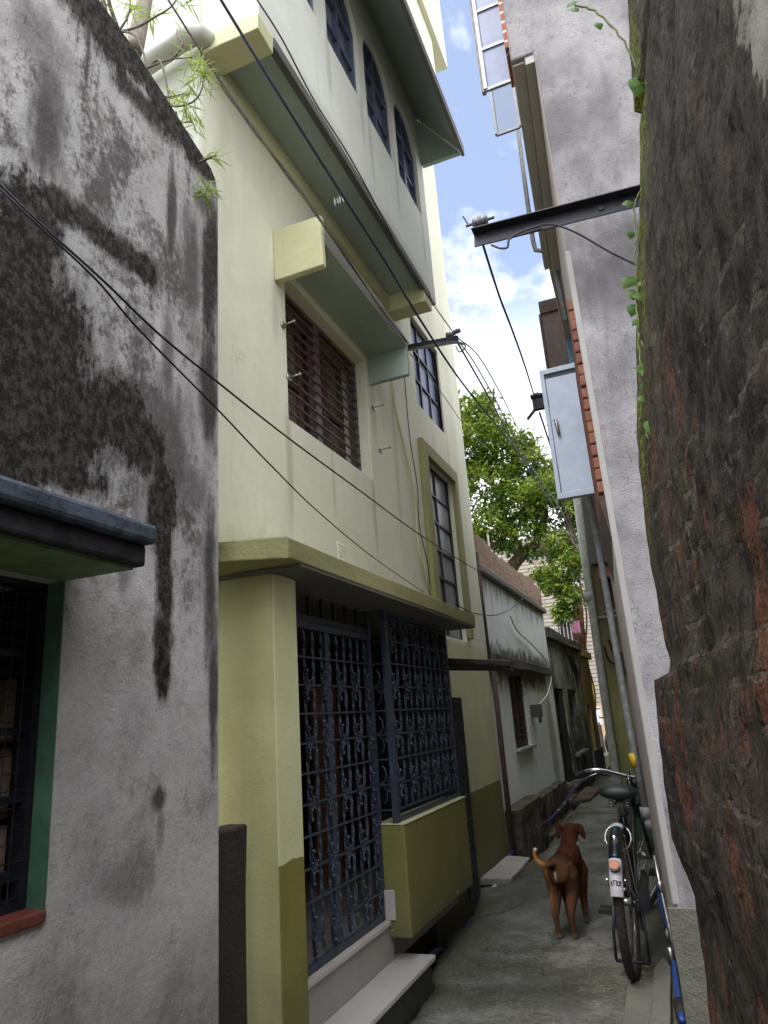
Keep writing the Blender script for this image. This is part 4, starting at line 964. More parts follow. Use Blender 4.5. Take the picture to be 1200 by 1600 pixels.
m = MB(); m.tube([c+Vector((-.075, 0, 0)), c+Vector((.075, 0, .0))], .008, 6); m.tube([c+Vector((-.06, 0, 0)), c+Vector((-.072, 0, .03)), c+Vector((-.085, 0, .065))], .004, 5); m.tube([c+Vector((.0, 0, -.02)), c+Vector((0, 0, -.06))], .009, 6); m.build('pin', 'black_steel', ins)
m = MB(); m.tube(spline([(-0.492, 3.06, 3.561), (-0.449, 3.06, 3.527), (-0.414, 3.06, 3.522), (-0.4, 3.06, 3.563), (-0.336, 3.06, 3.585), (-0.24, 3.06, 3.588)], 5), .006, 6); m.build('cable_loop', 'cable', B1)
B2 = thing('cable_bracket', 'short black steel arm with clustered insulators on the yellow house beside the window hood', 'bracket', (-1.5, 5.3, 4.42), 'cable brackets')
m = MB(); L = Vector((-1.704, 5.3, 4.442)); R = Vector((-1.237, 5.3, 4.404))
m.bar(L, R, .03, .05); m.bar(L+Vector((-.1, 0, 0)), L, .03, .04); m.build('arm', 'black_steel', B2)
m = MB(); insulator(m, R+Vector((-.07, 0, .055)), (1, .3, 0), .9); insulator(m, R+Vector((-.0, -.02, .060)), (1, .2, .2), .8); m.build('insulator', 'porcelain', B2, smooth=True)
m = MB()
for k in range(4): m.tube(spline([L+Vector((.02, -.03, -.04)), (L+R)/2+Vector((0, -.03, -.05+.008*k)), R+Vector((-.02, -.03, -.055+.006*k)), R+Vector((.06, -.02, -.10)), R+Vector((.0, 0, -.13)), R+Vector((-.03, 0, -.06))], 6), .006, 5)
m.build('cable_loop', 'cable_grey', B2)
B3 = thing('cable_bracket', 'stubby black bracket with dark insulators partly behind the steel shutter', 'bracket', (-.6, 6.2, 3.6), 'cable brackets')
p = Vector((-0.776, 6.2, 4.043)); m = MB(); m.box(p.x-.03, p.x+.10, 6.17, 6.23, p.z-.055, p.z+.045); m.bar(p+Vector((-.02, 0, -.05)), p+Vector((-.10, 0, -.13)), .03, .02); m.bar(p+Vector((.05, .02, 0)), (xa(6.2)+.05, 6.2, p.z), .05, .05); m.build('arm', 'black_steel', B3)
m = MB(); insulator(m, p+Vector((.0, 0, .085)), (1, 0, .2), 1.1); insulator(m, p+Vector((.05, -.01, .075)), (1, .3, .1), 1.0); m.build('insulator', 'black_steel', B3, smooth=True)

def cable(name, label, pts, r, mt, k=8, group='overhead cables'):
    m = MB(); m.tube(spline(pts, k), r, 6); return tag(m.build(name, mt, smooth=True), label, 'cable', group)
cable('overhead_cable', 'thickest dark blue cable running diagonally in front of the upper floors', [(-1.363, 1.95, 4.422), (-1.277, 2.239, 4.189), (-1.196, 2.725, 3.971), (-1.147, 3.279, 3.844), (-1.138, 3.85, 3.772), (-1.127, 4.758, 3.73), (-1.087, 6.134, 3.764), (-1.072, 8.702, 3.906), (-1.216, 13, 4.16)], .0072, 'cable_blue')
cb = [(-1.44, 1.709, 4.161), (-1.441, 2.023, 4.111), (-1.441, 2.361, 4.084), (-1.442, 2.704, 4.08), (-1.443, 3.072, 4.067), (-1.444, 3.607, 4.032), (-1.444, 4.043, 4.021), (-1.445, 4.519, 4.014)]
cable('overhead_cable', 'twisted thin grey cable running down to the window hood', cb, .0042, 'cable_grey')
rr = random.Random(9)
for k, lb in enumerate(('loose strand beside the twisted cable along the window hood edge', 'second loose strand along the window hood edge')):
    cable('cable_strand', lb, [Vector(p)+Vector((.012*rr.uniform(-1, 1)+.006, 0, .016*rr.uniform(-1, 1)-.004*k)) for p in cb[1:]], .0030, 'cable_grey', group='strands along the hood')
cable('overhead_cable', 'thin sagging cable along the lower edge of the jutting upper floor', [(-1.379, 2.3, 4.827), (-1.33, 2.477, 4.719), (-1.303, 2.77, 4.591), (-1.261, 3.127, 4.498), (-1.253, 3.538, 4.433), (-1.269, 4.167, 4.389), (-1.26, 4.732, 4.395), (-1.252, 5.28, 4.423)], .0042, 'cable')
cable('overhead_cable', 'upper of two dark cables from the stained wall to the low white house', [(-1.332, 0.98, 2.633), (-1.273, 1.07, 2.546), (-1.206, 1.221, 2.45), (-1.168, 1.404, 2.373), (-1.136, 1.632, 2.321), (-1.119, 2.029, 2.278), (-1.13, 2.659, 2.266), (-1.196, 3.701, 2.293), (-1.321, 5.419, 2.404), (-1.493, 7.636, 2.588), (-1.784, 11.4, 2.946)], .0037, 'cable')
cable('overhead_cable', 'lower of two dark cables from the stained wall to the ledge corner', [(-1.317, 0.97, 2.603), (-1.263, 1.063, 2.526), (-1.213, 1.207, 2.444), (-1.203, 1.367, 2.374), (-1.208, 1.735, 2.289), (-1.254, 2.123, 2.24), (-1.342, 2.705, 2.207), (-1.514, 3.788, 2.214), (-1.835, 5.75, 2.302)], .0033, 'cable')
cable('overhead_cable', 'dark cable hanging from the long steel arm down to the shutter bracket', [(-0.54, 3.1, 3.601), (-0.565, 3.395, 3.64), (-0.595, 3.774, 3.696), (-0.629, 4.307, 3.785), (-0.685, 5.064, 3.921), (-0.779, 6.15, 4.128)], .0068, 'cable')
cable('overhead_cable', 'black drop cable from the steel arm across the grey wall', [(-0.238, 3.05, 3.584), (-0.165, 3.057, 3.558), (-0.07, 3.068, 3.48), (0.044, 3.083, 3.356), (0.177, 3.1, 3.228)], .0052, 'cable')
cable('overhead_cable', 'lowest cable leaving the short bracket towards the tree', [(-1.251, 5.3, 4.377), (-1.246, 5.702, 4.347), (-1.249, 6.553, 4.303), (-1.279, 7.59, 4.271), (-1.298, 9.083, 4.27), (-1.303, 11.213, 4.317), (-1.37, 14, 4.389)], 0.0085, 'cable')
cable('overhead_cable', 'middle cable leaving the short bracket towards the tree', [(-1.244, 5.3, 4.388), (-1.212, 5.697, 4.368), (-1.208, 6.544, 4.325), (-1.235, 7.568, 4.293), (-1.245, 9.042, 4.292), (-1.238, 11.137, 4.34), (-1.37, 14, 4.389)], 0.006, 'cable_grey')
cable('overhead_cable', 'highest cable leaving the short bracket towards the tree', [(-1.233, 5.3, 4.405), (-1.16, 5.699, 4.406), (-1.143, 6.536, 4.363), (-1.164, 7.533, 4.328), (-1.159, 8.964, 4.323), (-1.131, 10.979, 4.366), (-1.37, 14, 4.389)], 0.0055, 'cable')
cable('overhead_cable', 'slim cable from the hood corner across the upper stair window', [(-1.462, 4.6, 3.978), (-1.479, 5.091, 4.029), (-1.532, 5.865, 4.114), (-1.597, 6.652, 4.209), (-1.668, 8, 4.417)], .0035, 'cable_grey')
cable('overhead_cable', 'thin cable looping from the ledge end to the white house wall', [(-1.432, 5.1, 2.106), (-1.476, 5.779, 2.119), (-1.514, 6.793, 2.218), (-1.563, 7.866, 2.419), (-1.677, 9.5, 2.8)], .0048, 'cable')
cable('overhead_cable', 'dark cable pair dropping behind the steel shutter', [(-0.757, 6.2, 3.954), (-0.782, 6.662, 3.957), (-0.85, 7.664, 3.972), (-1.05, 9.761, 4.024), (-1.216, 13, 4.16)], .010, 'cable')

# ================================================================== small things on the ground
m = MB(); m.hexa([(-1.776, 6.25), (-1.515, 6.238), (-1.528, 7.125), (-1.76, 7.18)], -.05, .006)
tag(m.build('stone_slab', 'stone_slab', bevel=.01, subdiv=3, jitter=.006), 'pale stone slab bridging the drain at the far corner of the yellow house', 'slab')
m = MB(); m.hexa([(-1.86, 8.9), (-1.57, 8.7), (-1.53, 10.6), (-1.68, 10.7)], -.16, -.05)
tag(m.build('kerb_plank', 'moss_stone', bevel=.01, subdiv=3, jitter=.012), 'narrow mossy kerb plank lying along the drain', 'kerb')
m = MB(); m.hexa([(-1.78, 10.9), (-1.42, 11.1), (-1.40, 12.6), (-1.70, 12.8)], -.05, .05)
tag(m.build('paving_stone', 'moss_stone', bevel=.02, subdiv=3, jitter=.015), 'loose flat stone by the derelict doorway', 'stone')
hz_ = [(-1.42, 3.86, .06), (-1.50, 4.15, .05), (-1.55, 4.45, -.01), (-1.60, 4.8, -.12), (-1.72, 5.4, -.22), (-1.80, 6.2, -.2), (-1.80, 7.0, -.12), (-1.74, 7.45, .02), (-1.70, 7.75, .045), (-1.66, 8.3, .085), (-1.63, 8.9, .075), (-1.62, 9.5, .095), (-1.63, 10.1, .10), (-1.63, 10.8, .16), (-1.66, 11.6, .16), (-1.66, 12.6, .15), (-1.58, 13.8, .12), (-1.5, 15, .02)]
hs = thing('water_hose', 'blue plastic hose with white clips running along the drain', 'hose', (-1.6, 7.4, 0))
m = MB(); m.tube(spline(hz_, 7), .016, 8); m.build('tube', 'hose_blue', hs, smooth=True)
for i in (9, 11, 12, 13, 14, 15):
    p = Vector(hz_[i]); m = MB(); m.ball(p, (.019, .022, .020), 8); m.build('clip', 'white_cable', hs, smooth=True)
bp = [(-.330, 5.6, .20), (-.318, 5.1, .15), (-.297, 4.86, .10), (-.275, 4.72, .045), (-.258, 4.6, .035), (-.246, 4.18, .035), (-.222, 3.72, .035), (-.21, 3.55, .04)]
bpz = thing('water_pipe', 'bright blue plastic pipe along the foot of the grey building', 'pipe', (-.27, 4.6, 0))
m = MB(); m.tube(spline(bp, 6), .0135, 10); m.build('tube', 'blue_pipe', bpz, smooth=True)
m = MB(); m.tube([(-.226, 3.76, .034), (-.214, 3.62, .036)], .025, 10); m.build('coupling', 'black_rubber', bpz, smooth=True)
m = MB(); m.tube([(-.277, 4.75, .05), (-.270, 4.70, .041)], .021, 10); m.build('clip', 'white_cable', bpz, smooth=True)
for (pl, zt_, lb) in (([(-.455, 3.3), (-.345, 3.3), (-.335, 4.02), (-.40, 4.06), (-.46, 3.98)], .07, 'low rounded concrete block under the rear wheel of the bicycle'),
                      ([(-.335, 3.25), (-.255, 3.25), (-.262, 4.25), (-.30, 4.36), (-.345, 4.2)], .085, 'long concrete kerb block beside the blue pipe')):
    m = MB(); m.hexa(pl, -.03, zt_-.05); tag(m.build('kerb_block', 'concrete_block', bevel=.02, seg=3, subdiv=4, jitter=.008), lb, 'kerb block', 'concrete kerb blocks')
m = MB(); m.tube([(-1.63, 5.95, -.03), (-1.59, 5.99, -.005), (-1.58, 6.03, .0)], [.012, .02, .008], 6); tag(m.build('crumpled_paper', 'white_cable'), 'scrap of white paper by the drain edge', 'litter')

# rag hanging on the thick cable
p = Vector((-1.282, 2.98, 4.11)); m = MB()
for k in range(4):
    a = p+Vector((.016*(k-1.5), .004*(k % 2), -.002)); m.quad(a, a+Vector((.007, .004, -.024-.014*(k % 2))), a+Vector((.001, .006, -.050-.012*((k+1) % 2))), a+Vector((-.006, .003, -.020)))
tag(m.build('plastic_scrap', 'rag'), 'torn plastic scrap snagged on the thick cable', 'litter')

# ================================================================== street end
T = thing('sign_post', 'narrow roadside post with a white notice at the end of the alley', 'sign', (-2.35, 22.4, 0))
m = MB(); m.tube([(-2.28, 22.4, 0), (-2.30, 22.4, .85)], .05, 8); m.build('post', 'rust_brown', T)
m = MB(); m.box(-2.42, -2.20, 22.36, 22.39, .78, 1.28); sg = m.build('panel', 'sign_white', T, bevel=.004)
m = MB(); m.box(-2.42, -2.20, 22.354, 22.359, 1.22, 1.25); m.build('stripe', 'sign_navy', sg)
m = MB(); m.tube([(-2.31, 22.4, 1.3), (-2.34, 22.4, 2.05)], .03, 6); m.build('yellow_rod', 'yellow_paint', T)
MC = thing('motorcycle', 'dark parked motorcycle half hidden behind the olive house corner', 'motorcycle', (-1.95, 21.6, 0))
m = MB(); c = Vector((-1.98, 21.5, .30)); m.tube([c+Vector((.26*math.cos(t*.42)*.35, .26*math.cos(t*.42), .26*math.sin(t*.42))) for t in range(15)], .045, 8, close=True); m.build('wheel', 'black_rubber', MC, smooth=True)
m = MB(); m.tube([(-2.0, 21.5, .3), (-1.93, 21.62, .75), (-1.9, 21.66, .95)], .03, 6); m.tube([(-2.2, 21.62, 1.0), (-1.9, 21.66, .93), (-1.6, 21.7, 1.0)], .02, 6); m.build('fork', 'black_steel', MC)
m = MB(); m.ball((-1.82, 21.95, .72), (.14, .3, .14), 10); m.ball((-1.72, 22.5, .70), (.13, .4, .07), 10); m.ball((-1.92, 21.62, .82), (.09, .08, .1), 10); m.build('body', 'enamel', MC, smooth=True)
m = MB(); c = Vector((-1.65, 22.7, .30)); m.tube([c+Vector((.26*math.cos(t*.42)*.2, .26*math.cos(t*.42), .26*math.sin(t*.42))) for t in range(15)], .045, 8, close=True); m.build('wheel', 'black_rubber', MC, smooth=True)

UPo = thing('utility_pole', 'rough brown pole wrapped in dry creepers and cables beyond the ochre house', 'pole', (-1.62, 17.9, 0))
pl = [(-1.712, 17.9, 7.128), (-1.775, 17.9, 6.097), (-1.837, 17.9, 5.097), (-1.882, 17.9, 4.123), (-1.947, 17.9, 3.024), (-1.996, 17.9, 1.96), (-2.013, 17.9, 0.929), (-2.02, 17.9, 0)]
m = MB(); sp = spline(pl, 8); m.tube(sp, [.10+.035*noise.noise(Vector((0, 0, k*.9))) for k in range(len(sp))], 9); m.build('shaft', 'old_bark', UPo, smooth=True)
rr = random.Random(8); m = MB()
for k in range(9):
    off = Vector((rr.uniform(-.13, .13), -.09, 0)); ph = rr.uniform(0, 6)
    m.tube([p+off+Vector((.05*math.sin(j*.45+ph), .02*math.cos(j*.5+ph), 0)) for j, p in enumerate(sp)], .022, 5)
m.build('creeper', 'old_bark', UPo)
p = Vector((-2.014, 17.7, 4.545)); q = Vector((-1.736, 17.7, 4.314)); m = MB(); m.bar(p, q+Vector((.1, 0, -.06)), .06, .07); m.build('lamp_arm', 'coping', UPo)
p = Vector((-1.903, 17.7, 4.225)); m = MB(); m.ball(p, (.11, .11, .15), 10); m.build('lamp_globe', 'sign_white', UPo, smooth=True)
p = Vector((-2.011, 17.5, 3.18)); m = MB()
for k in range(4): m.quad(p+Vector((-.09+.05*k, .02*(k % 2), .12)), p+Vector((-.04+.05*k, .02*((k+1) % 2), .12)), p+Vector((-.05+.05*k, .02*((k+1) % 2), -.16-.04*(k % 2))), p+Vector((-.10+.05*k, .02*(k % 2), -.14)))
tag(m.build('hanging_cloth', 'pink_cloth'), 'small pink cloth hanging by the creeper pole', 'cloth')

# ================================================================== trees and creepers
rng = random.Random(21)
def rvec(r=1.0):
    while True:
        v = Vector((rng.uniform(-1, 1), rng.uniform(-1, 1), rng.uniform(-1, 1)))
        if 0 < v.length < 1: return v*r
TR = thing('leafy_tree', 'big leafy tree with yellow green crown rising behind the brick parapet', 'tree', (-2.9, 16.5, 0))
m = MB()
tk = [(-3.744, 16.5, 2.95), (-3.319, 16.5, 4.343), (-2.883, 16.4, 4.838), (-2.364, 16.2, 5.058)]
m.tube([(-2.9, 16.5, -.28)]+[Vector(p) for p in spline(tk, 5)], [.22]+[.20-.006*i for i in range(16)], 9)
m.build('trunk', 'bark', TR, smooth=True)
br = [[tk[2], (-3.093, 16.7, 5.537), (-3.413, 16.9, 6.642), (-3.566, 16.8, 8.037), (-3.543, 16.6, 8.854)], [tk[3], (-1.909, 15.9, 5.134), (-1.601, 15.6, 4.9), (-1.49, 15.5, 4.429)], [tk[3], (-2.24, 16.5, 5.828), (-2.337, 16.8, 6.915), (-2.408, 16.8, 7.611)],
      [tk[2], (-3.153, 16, 5.049), (-3.565, 15.7, 5.083), (-3.864, 15.6, 5.34)], [tk[3], (-2.178, 15.9, 4.637), (-2.016, 15.6, 4.023), (-1.845, 15.5, 3.563)], [(-3.413, 16.9, 6.642), (-2.983, 17.2, 7.341), (-2.812, 17.3, 8.23)], [(-2.337, 16.8, 6.915), (-1.891, 16.6, 6.274), (-1.619, 16.4, 5.851)]]
for b in br:
    m = MB(); s_ = spline(b, 6); m.tube([p+Vector((.03*math.sin(i*1.3), 0, .03*math.cos(i*1.9))) for i, p in enumerate(s_)], [.10*(1-.85*i/len(s_))+.010 for i in range(len(s_))], 7); m.build('branch', 'bark', TR, smooth=True)
CLUST = [((-3.666, 16.5, 7.952), 0.75), ((-3.104, 16.8, 7.673), 0.62), ((-3.52, 16.5, 6.719), 0.8), ((-2.461, 16.8, 7.194), 0.5), ((-2.216, 16.4, 5.878), 0.62), ((-2.92, 16.6, 6.136), 0.7), ((-3.551, 16, 5.614), 0.5), ((-1.85, 15.8, 4.834), 0.36), ((-2.016, 15.6, 4.023), 0.36), ((-1.835, 15.5, 3.632), 0.26), ((-3.558, 16.6, 8.713), 0.42), ((-1.497, 16.4, 5.673), 0.42), ((-4.463, 16.8, 7.692), 0.9), ((-4.435, 16.9, 9.187), 0.6), ((-2.542, 17, 7.885), 0.3), ((-2.435, 16.2, 5.085), 0.42), ((-3.112, 15.9, 5.206), 0.3), ((-2.286, 15.7, 4.22), 0.26), ((-3.922, 15.8, 5.315), 0.4), ((-1.644, 15.5, 4.31), 0.26), ((-1.848, 16.8, 6.818), 0.42), ((-3.391, 16.6, 9.144), 0.22), ((-2.16, 15.9, 6.208), 0.4), ((-3.205, 16.9, 8.441), 0.34), ((-1.977, 15.4, 3.291), 0.16)]
ml = MB(); md = MB()
for cc_, r in CLUST:
    c = Vector(cc_)
    for t in range(int(92*(r/.6)**2)+14):
        d = rvec(); d = d.normalized()*(d.length**.45)
        o = c+Vector((d.x*r, d.y*r*1.1, d.z*r*.85)); inner = d.length < .6
        if noise.noise(o*1.5) < -.52: continue
        for k in range(16):
            a = o+rvec(.19)+Vector((0, 0, -.03)); q = rvec().normalized(); q.z = q.z*.6-.3; q.normalize()
            L = rng.uniform(.09, .16); wv = q.cross(Vector((0, 0, 1))+rvec(.8)).normalized()*L*.26
            mm = md if (rng.random() < (.6 if inner else .16) or d.z < -.45) else ml  # shade painted in: darker leaves inside and under each clump
            mm.quad(a, a+q*L*.45+wv, a+q*L, a+q*L*.45-wv)
ml.build('crown', 'tree_leaf', TR); md.build('shade_crown', 'tree_leaf_shade', TR)

NT = thing('willow_leaved_tree', 'slim tree with narrow needle leaves leaning over the stained wall top', 'tree', (-1.95, 2.1, 0))
m = MB(); tk = [(-2.0, 2.1, -.28), (-1.97, 2.12, 2.0), (-1.994, 2.12, 4.305), (-1.96, 2.12, 4.613), (-1.914, 2.12, 4.885), (-1.87, 2.12, 5.261)]
m.tube(spline(tk, 4), [.055]*8+[.048-.0012*i for i in range(13)], 10); m.build('trunk', 'pale_bark', NT, smooth=True)
m = MB(); m.tube([(-1.981, 2, 4.493), (-2.046, 2, 4.732), (-2.1, 2, 4.976)], .013, 7); m.tube([(-1.984, 2.05, 4.59), (-2.07, 2.05, 4.846), (-2.109, 2.05, 5.043)], .010, 7); m.build('stem', 'bark', NT, smooth=True)
tw = [[(-2.025, 1.97, 4.524), (-1.928, 1.97, 4.513), (-1.831, 1.97, 4.442), (-1.77, 1.97, 4.295), (-1.739, 1.97, 4.13), (-1.653, 1.97, 3.927), (-1.599, 1.97, 3.781), (-1.547, 1.97, 3.657), (-1.465, 1.97, 3.558)], [(-1.928, 1.97, 4.513), (-1.814, 1.97, 4.484), (-1.704, 1.97, 4.491), (-1.621, 1.97, 4.505), (-1.579, 1.97, 4.56)], [(-1.792, 1.97, 4.204), (-1.695, 1.97, 4.201), (-1.607, 1.97, 4.186), (-1.504, 1.97, 4.142)], [(-1.742, 1.97, 4.205), (-1.678, 1.97, 4.211), (-1.631, 1.97, 4.024), (-1.608, 1.97, 3.924), (-1.501, 1.97, 3.892), (-1.452, 1.97, 3.938), (-1.443, 1.97, 4.039)], [(-1.658, 1.97, 3.993), (-1.586, 1.97, 3.966), (-1.535, 1.97, 3.96)], [(-1.584, 1.97, 3.878), (-1.573, 1.97, 3.821), (-1.5, 1.97, 3.788)], [(-1.523, 1.97, 3.598), (-1.519, 1.97, 3.531), (-1.502, 1.97, 3.46), (-1.439, 1.97, 3.397)], [(-1.465, 1.97, 3.558), (-1.418, 1.97, 3.561), (-1.377, 1.97, 3.56)], [(-1.928, 1.97, 4.513), (-1.875, 1.97, 4.584), (-1.861, 1.97, 4.698)], [(-1.607, 1.97, 4.186), (-1.556, 1.97, 4.242), (-1.582, 1.97, 4.311)]]
for t in tw:
    m = MB(); s_ = spline(t, 5); m.tube(s_, [.0065*(1-.6*i/len(s_)) for i in range(len(s_))], 5); m.build('twig', 'twig', NT, smooth=True)
m = MB()
def needles(c, n, L, dirv=(0, 0, 0), spread=.05):
    c = Vector(c); dv = Vector(dirv)
    for k in range(n):
        a = c+rvec(spread); q = (rvec().normalized()+dv).normalized(); l = L*rng.uniform(.6, 1.15)
        w = q.cross(rvec()).normalized()*l*.042; b = q*l; sag = Vector((0, 0, -l*.10))
        m.quad(a-w*.3, a+b*.5-w+sag*.3, a+b*.5+w+sag*.3, a+w*.3); m.quad(a+b*.5-w+sag*.3, a+b+sag, a+b*.5+w+sag*.3)
NEED3 = [((-1.742, 1.97, 4.54), 26, 0.1, (0, 0, -0.2)), ((-1.859, 1.97, 4.656), 26, 0.1, (0, 0, -0.1)), ((-2.033, 1.97, 4.649), 26, 0.1, (0, 0, -0.3)), ((-1.967, 1.97, 4.513), 18, 0.1, (0, 0, -1)), ((-2.08, 1.97, 4.779), 16, 0.09, (-0.3, 0, -0.2)), ((-1.579, 1.97, 4.521), 20, 0.1, (0.6, 0, 0.1)), ((-1.508, 1.97, 4.501), 12, 0.1, (0.8, 0, 0.1)), ((-1.504, 1.97, 4.123), 26, 0.09, (0.2, 0, -0.2)), ((-1.463, 1.97, 4.042), 34, 0.1, (0.5, 0, -0.2)), ((-1.442, 1.97, 3.986), 26, 0.09, (0.4, 0, -0.3)), ((-1.515, 1.97, 3.968), 26, 0.09, (-0.2, 0, -0.5)), ((-1.558, 1.97, 3.936), 30, 0.09, (-0.6, 0, -0.4)), ((-1.527, 1.97, 3.852), 28, 0.09, (0.1, 0, -0.7)), ((-1.499, 1.97, 3.771), 16, 0.08, (0.4, 0, -0.8)), ((-1.402, 1.97, 3.564), 22, 0.075, (0.5, 0, -0.1)), ((-1.439, 1.97, 3.419), 38, 0.075, (0.1, 0, -0.5)), ((-1.426, 1.97, 3.399), 26, 0.07, (0.3, 0, -0.6)), ((-1.557, 1.97, 4.28), 10, 0.07, (0, 0, 0.6)), ((-1.886, 1.97, 4.412), 12, 0.09, (-0.2, 0, -0.8))]
for (c, n_, L_, d_) in NEED3: needles(c, n_, L_, d_, .035)
m.build('leaves', 'needle_leaf', NT)

def creeper(label, path, leaves, r=.0035):
    V = thing('creeper', label, 'creeper', path[0], 'creepers on the mossy wall')
    mm = MB(); s_ = spline(path, 6); mm.tube([p+Vector((.003*math.sin(i*1.7), .003*math.cos(i*2.3), 0)) for i, p in enumerate(s_)], r, 5); mm.build('stem', 'vine_stem', V, smooth=True)
    for (c, L, ax) in leaves:
        c = Vector(c); ax = Vector(ax).normalized(); sd = ax.cross(Vector((.35, -1, .25))).normalized(); up = Vector((.25, -1, .2)).normalized()
        mm = MB(); N_ = 6; pr = [0, .62, .95, 1.0, .78, .42, 0]
        for i in range(N_):
            for s2 in (-1, 1):
                a0 = c+ax*L*i/N_; a1 = c+ax*L*(i+1)/N_; cu0 = up*L*.16*math.sin(PI*i/N_); cu1 = up*L*.16*math.sin(PI*(i+1)/N_)
                e0 = sd*s2*L*.40*pr[i]-up*L*.08*pr[i]; e1 = sd*s2*L*.40*pr[i+1]-up*L*.08*pr[i+1]
                mm.quad(a0+cu0, a1+cu1, a1+cu1+e1, a0+cu0+e0)
        mm.build('leaf', 'vine_leaf', V, smooth=True)
creeper('long bare creeper tendril arching out over the grey wall near the top', [(0.277, 2.46, 3.633), (0.265, 2.46, 3.72), (0.239, 2.46, 3.866), (0.196, 2.46, 3.992), (0.146, 2.46, 4.089), (0.083, 2.46, 4.149)],
        [((0.153, 2.46, 4.015), .05, (.2, 0, -1)), ((0.096, 2.46, 4.163), .05, (-1, 0, -.2)), ((0.096, 2.46, 4.106), .05, (-.7, 0, .6)), ((0.274, 2.46, 3.673), .11, (-.35, -.1, -1)), ((0.286, 2.46, 3.654), .085, (.3, -.2, -1))], .0045)
creeper('thin creeper hanging beside the steel arm with few leaves', [(0.193, 2.46, 3.162), (0.166, 2.46, 3.123), (0.149, 2.46, 3.063), (0.147, 2.46, 2.978), (0.125, 2.46, 2.901), (0.115, 2.46, 2.781)],
        [((0.155, 2.46, 3.11), .045, (-.9, -.2, .1)), ((0.127, 2.46, 2.999), .04, (-.2, 0, -1)), ((0.105, 2.46, 2.806), .07, (-.5, -.2, -.6)), ((0.117, 2.46, 2.78), .075, (.5, -.3, -.5)), ((0.093, 2.46, 2.755), .06, (-.1, -.3, -1)), ((0.104, 2.46, 2.743), .07, (.3, -.3, -1)), ((0.088, 2.46, 2.695), .06, (-.3, -.2, -1))])
creeper('leafy creeper trailing down the middle of the mossy wall edge', [(0.111, 2.46, 2.782), (0.085, 2.43, 2.561), (0.095, 2.41, 2.484), (0.097, 2.41, 2.409), (0.081, 2.4, 2.347), (0.085, 2.39, 2.246), (0.085, 2.37, 2.145), (0.085, 2.35, 2.026), (0.074, 2.34, 1.895)],
        [((0.091, 2.37, 2.399), .085, (.1, -.3, -1)), ((0.077, 2.38, 2.417), .06, (-.2, -.3, -1)), ((0.074, 2.34, 2.194), .075, (-.2, -.3, -1)), ((0.087, 2.34, 2.198), .07, (.4, -.3, -.9)), ((0.068, 2.38, 2.289), .035, (-.8, -.2, -.1)), ((0.093, 2.42, 2.605), .035, (-.6, -.2, -.5)), ((0.077, 2.34, 2.091), .03, (.4, -.2, -.6)), ((0.078, 2.32, 1.985), .03, (-.3, -.2, -.8)), ((0.077, 2.33, 2.043), .028, (.5, -.2, -.3))])
creeper('second thin tendril looping next to the leafy creeper', [(0.083, 2.42, 2.556), (0.073, 2.41, 2.453), (0.078, 2.38, 2.315), (0.076, 2.36, 2.213), (0.049, 2.36, 2.168), (0.062, 2.34, 2.05), (0.059, 2.34, 1.988)], [((0.062, 2.38, 2.343), .03, (.3, -.2, -.8))])

# ================================================================== bicycle
BK = thing('bicycle', 'black roadster bicycle with green saddle and white rear mudguard tip, seen from behind', 'bicycle', (-.434, 4.16, .0), None, .035)
Rw = .335; hubR = Vector((0, 0, Rw)); hubF = Vector((0, 1.215, Rw))
def wheel(parent, c, rot=None):
    Q = (lambda p: Vector(p)) if rot is None else rot
    ring = lambda r, n=40: [Q(c+Vector((0, r*math.cos(2*PI*i/n), r*math.sin(2*PI*i/n)))) for i in range(n)]
    m = MB(); m.tube(ring(Rw-.036), .013, 6, close=True); w = m.build('wheel', 'dull_chrome', parent, smooth=True, world=False)
    m = MB(); m.tube(ring(Rw-.0205, 56), .0235, 10, close=True)
    for i in range(90):                                   # tread blocks
        a = 2*PI*i/90
        for sx in (-.012, 0, .012):
            rr_ = Rw+.0018-.004*(sx != 0); aa = a+(.035 if sx == 0 else 0)
            p = c+Vector((sx, rr_*math.cos(aa), rr_*math.sin(aa))); t = Vector((0, -math.sin(aa), math.cos(aa)))*.007
            m.bar(Q(p-t), Q(p+t), .008, .006)
    m.build('tyre', 'brown_rubber', w, world=False)
    m = MB()
    for i in range(32):
        a = 2*PI*i/32; s = .028 if i % 2 else -.028; b = a+(.5 if (i//2) % 2 else -.5)
        m.tube([Q(c+Vector((s, .02*math.cos(b), .02*math.sin(b)))), Q(c+Vector((0, (Rw-.04)*math.cos(a), (Rw-.04)*math.sin(a))))], .0014, 4)
    m.build('spokes', 'chrome', w, world=False)
    m = MB(); m.tube([Q(c+Vector((-.062, 0, 0))), Q(c+Vector((-.03, 0, 0)))], .011, 8); m.tube([Q(c+Vector((-.034, 0, 0))), Q(c+Vector((.034, 0, 0)))], .020, 10); m.tube([Q(c+Vector((.03, 0, 0))), Q(c+Vector((.065, 0, 0)))], .011, 8)
    m.build('hub', 'dull_chrome', w, smooth=True, world=False)
    return w
wheel(BK, hubR)
ax0 = Vector((0, .995, .80)); ax1 = Vector((0, 1.16, .40)); axd = (ax0-ax1).normalized()     # steering axis
RS = Matrix.Translation(ax0) @ Matrix.Rotation(math.radians(-23), 4, axd) @ Matrix.Translation(-ax0)
ST = lambda p: RS @ Vector(p)
wheel(BK, hubF, ST)
bb = Vector((0, .47, .285)); sc_ = Vector((0, .33, .69)); ht = Vector((0, .985, .80)); hb = Vector((0, 1.035, .665))
m = MB()
m.tube([bb, sc_+Vector((0, -.02, .05))], .0155, 10); m.tube([sc_, ht+Vector((0, 0, -.02))], .0145, 10); m.tube([bb, hb], .0155, 10); m.tube([hb+Vector((0, .012, -.035)), ht+Vector((0, -.006, .03))], .019, 10)
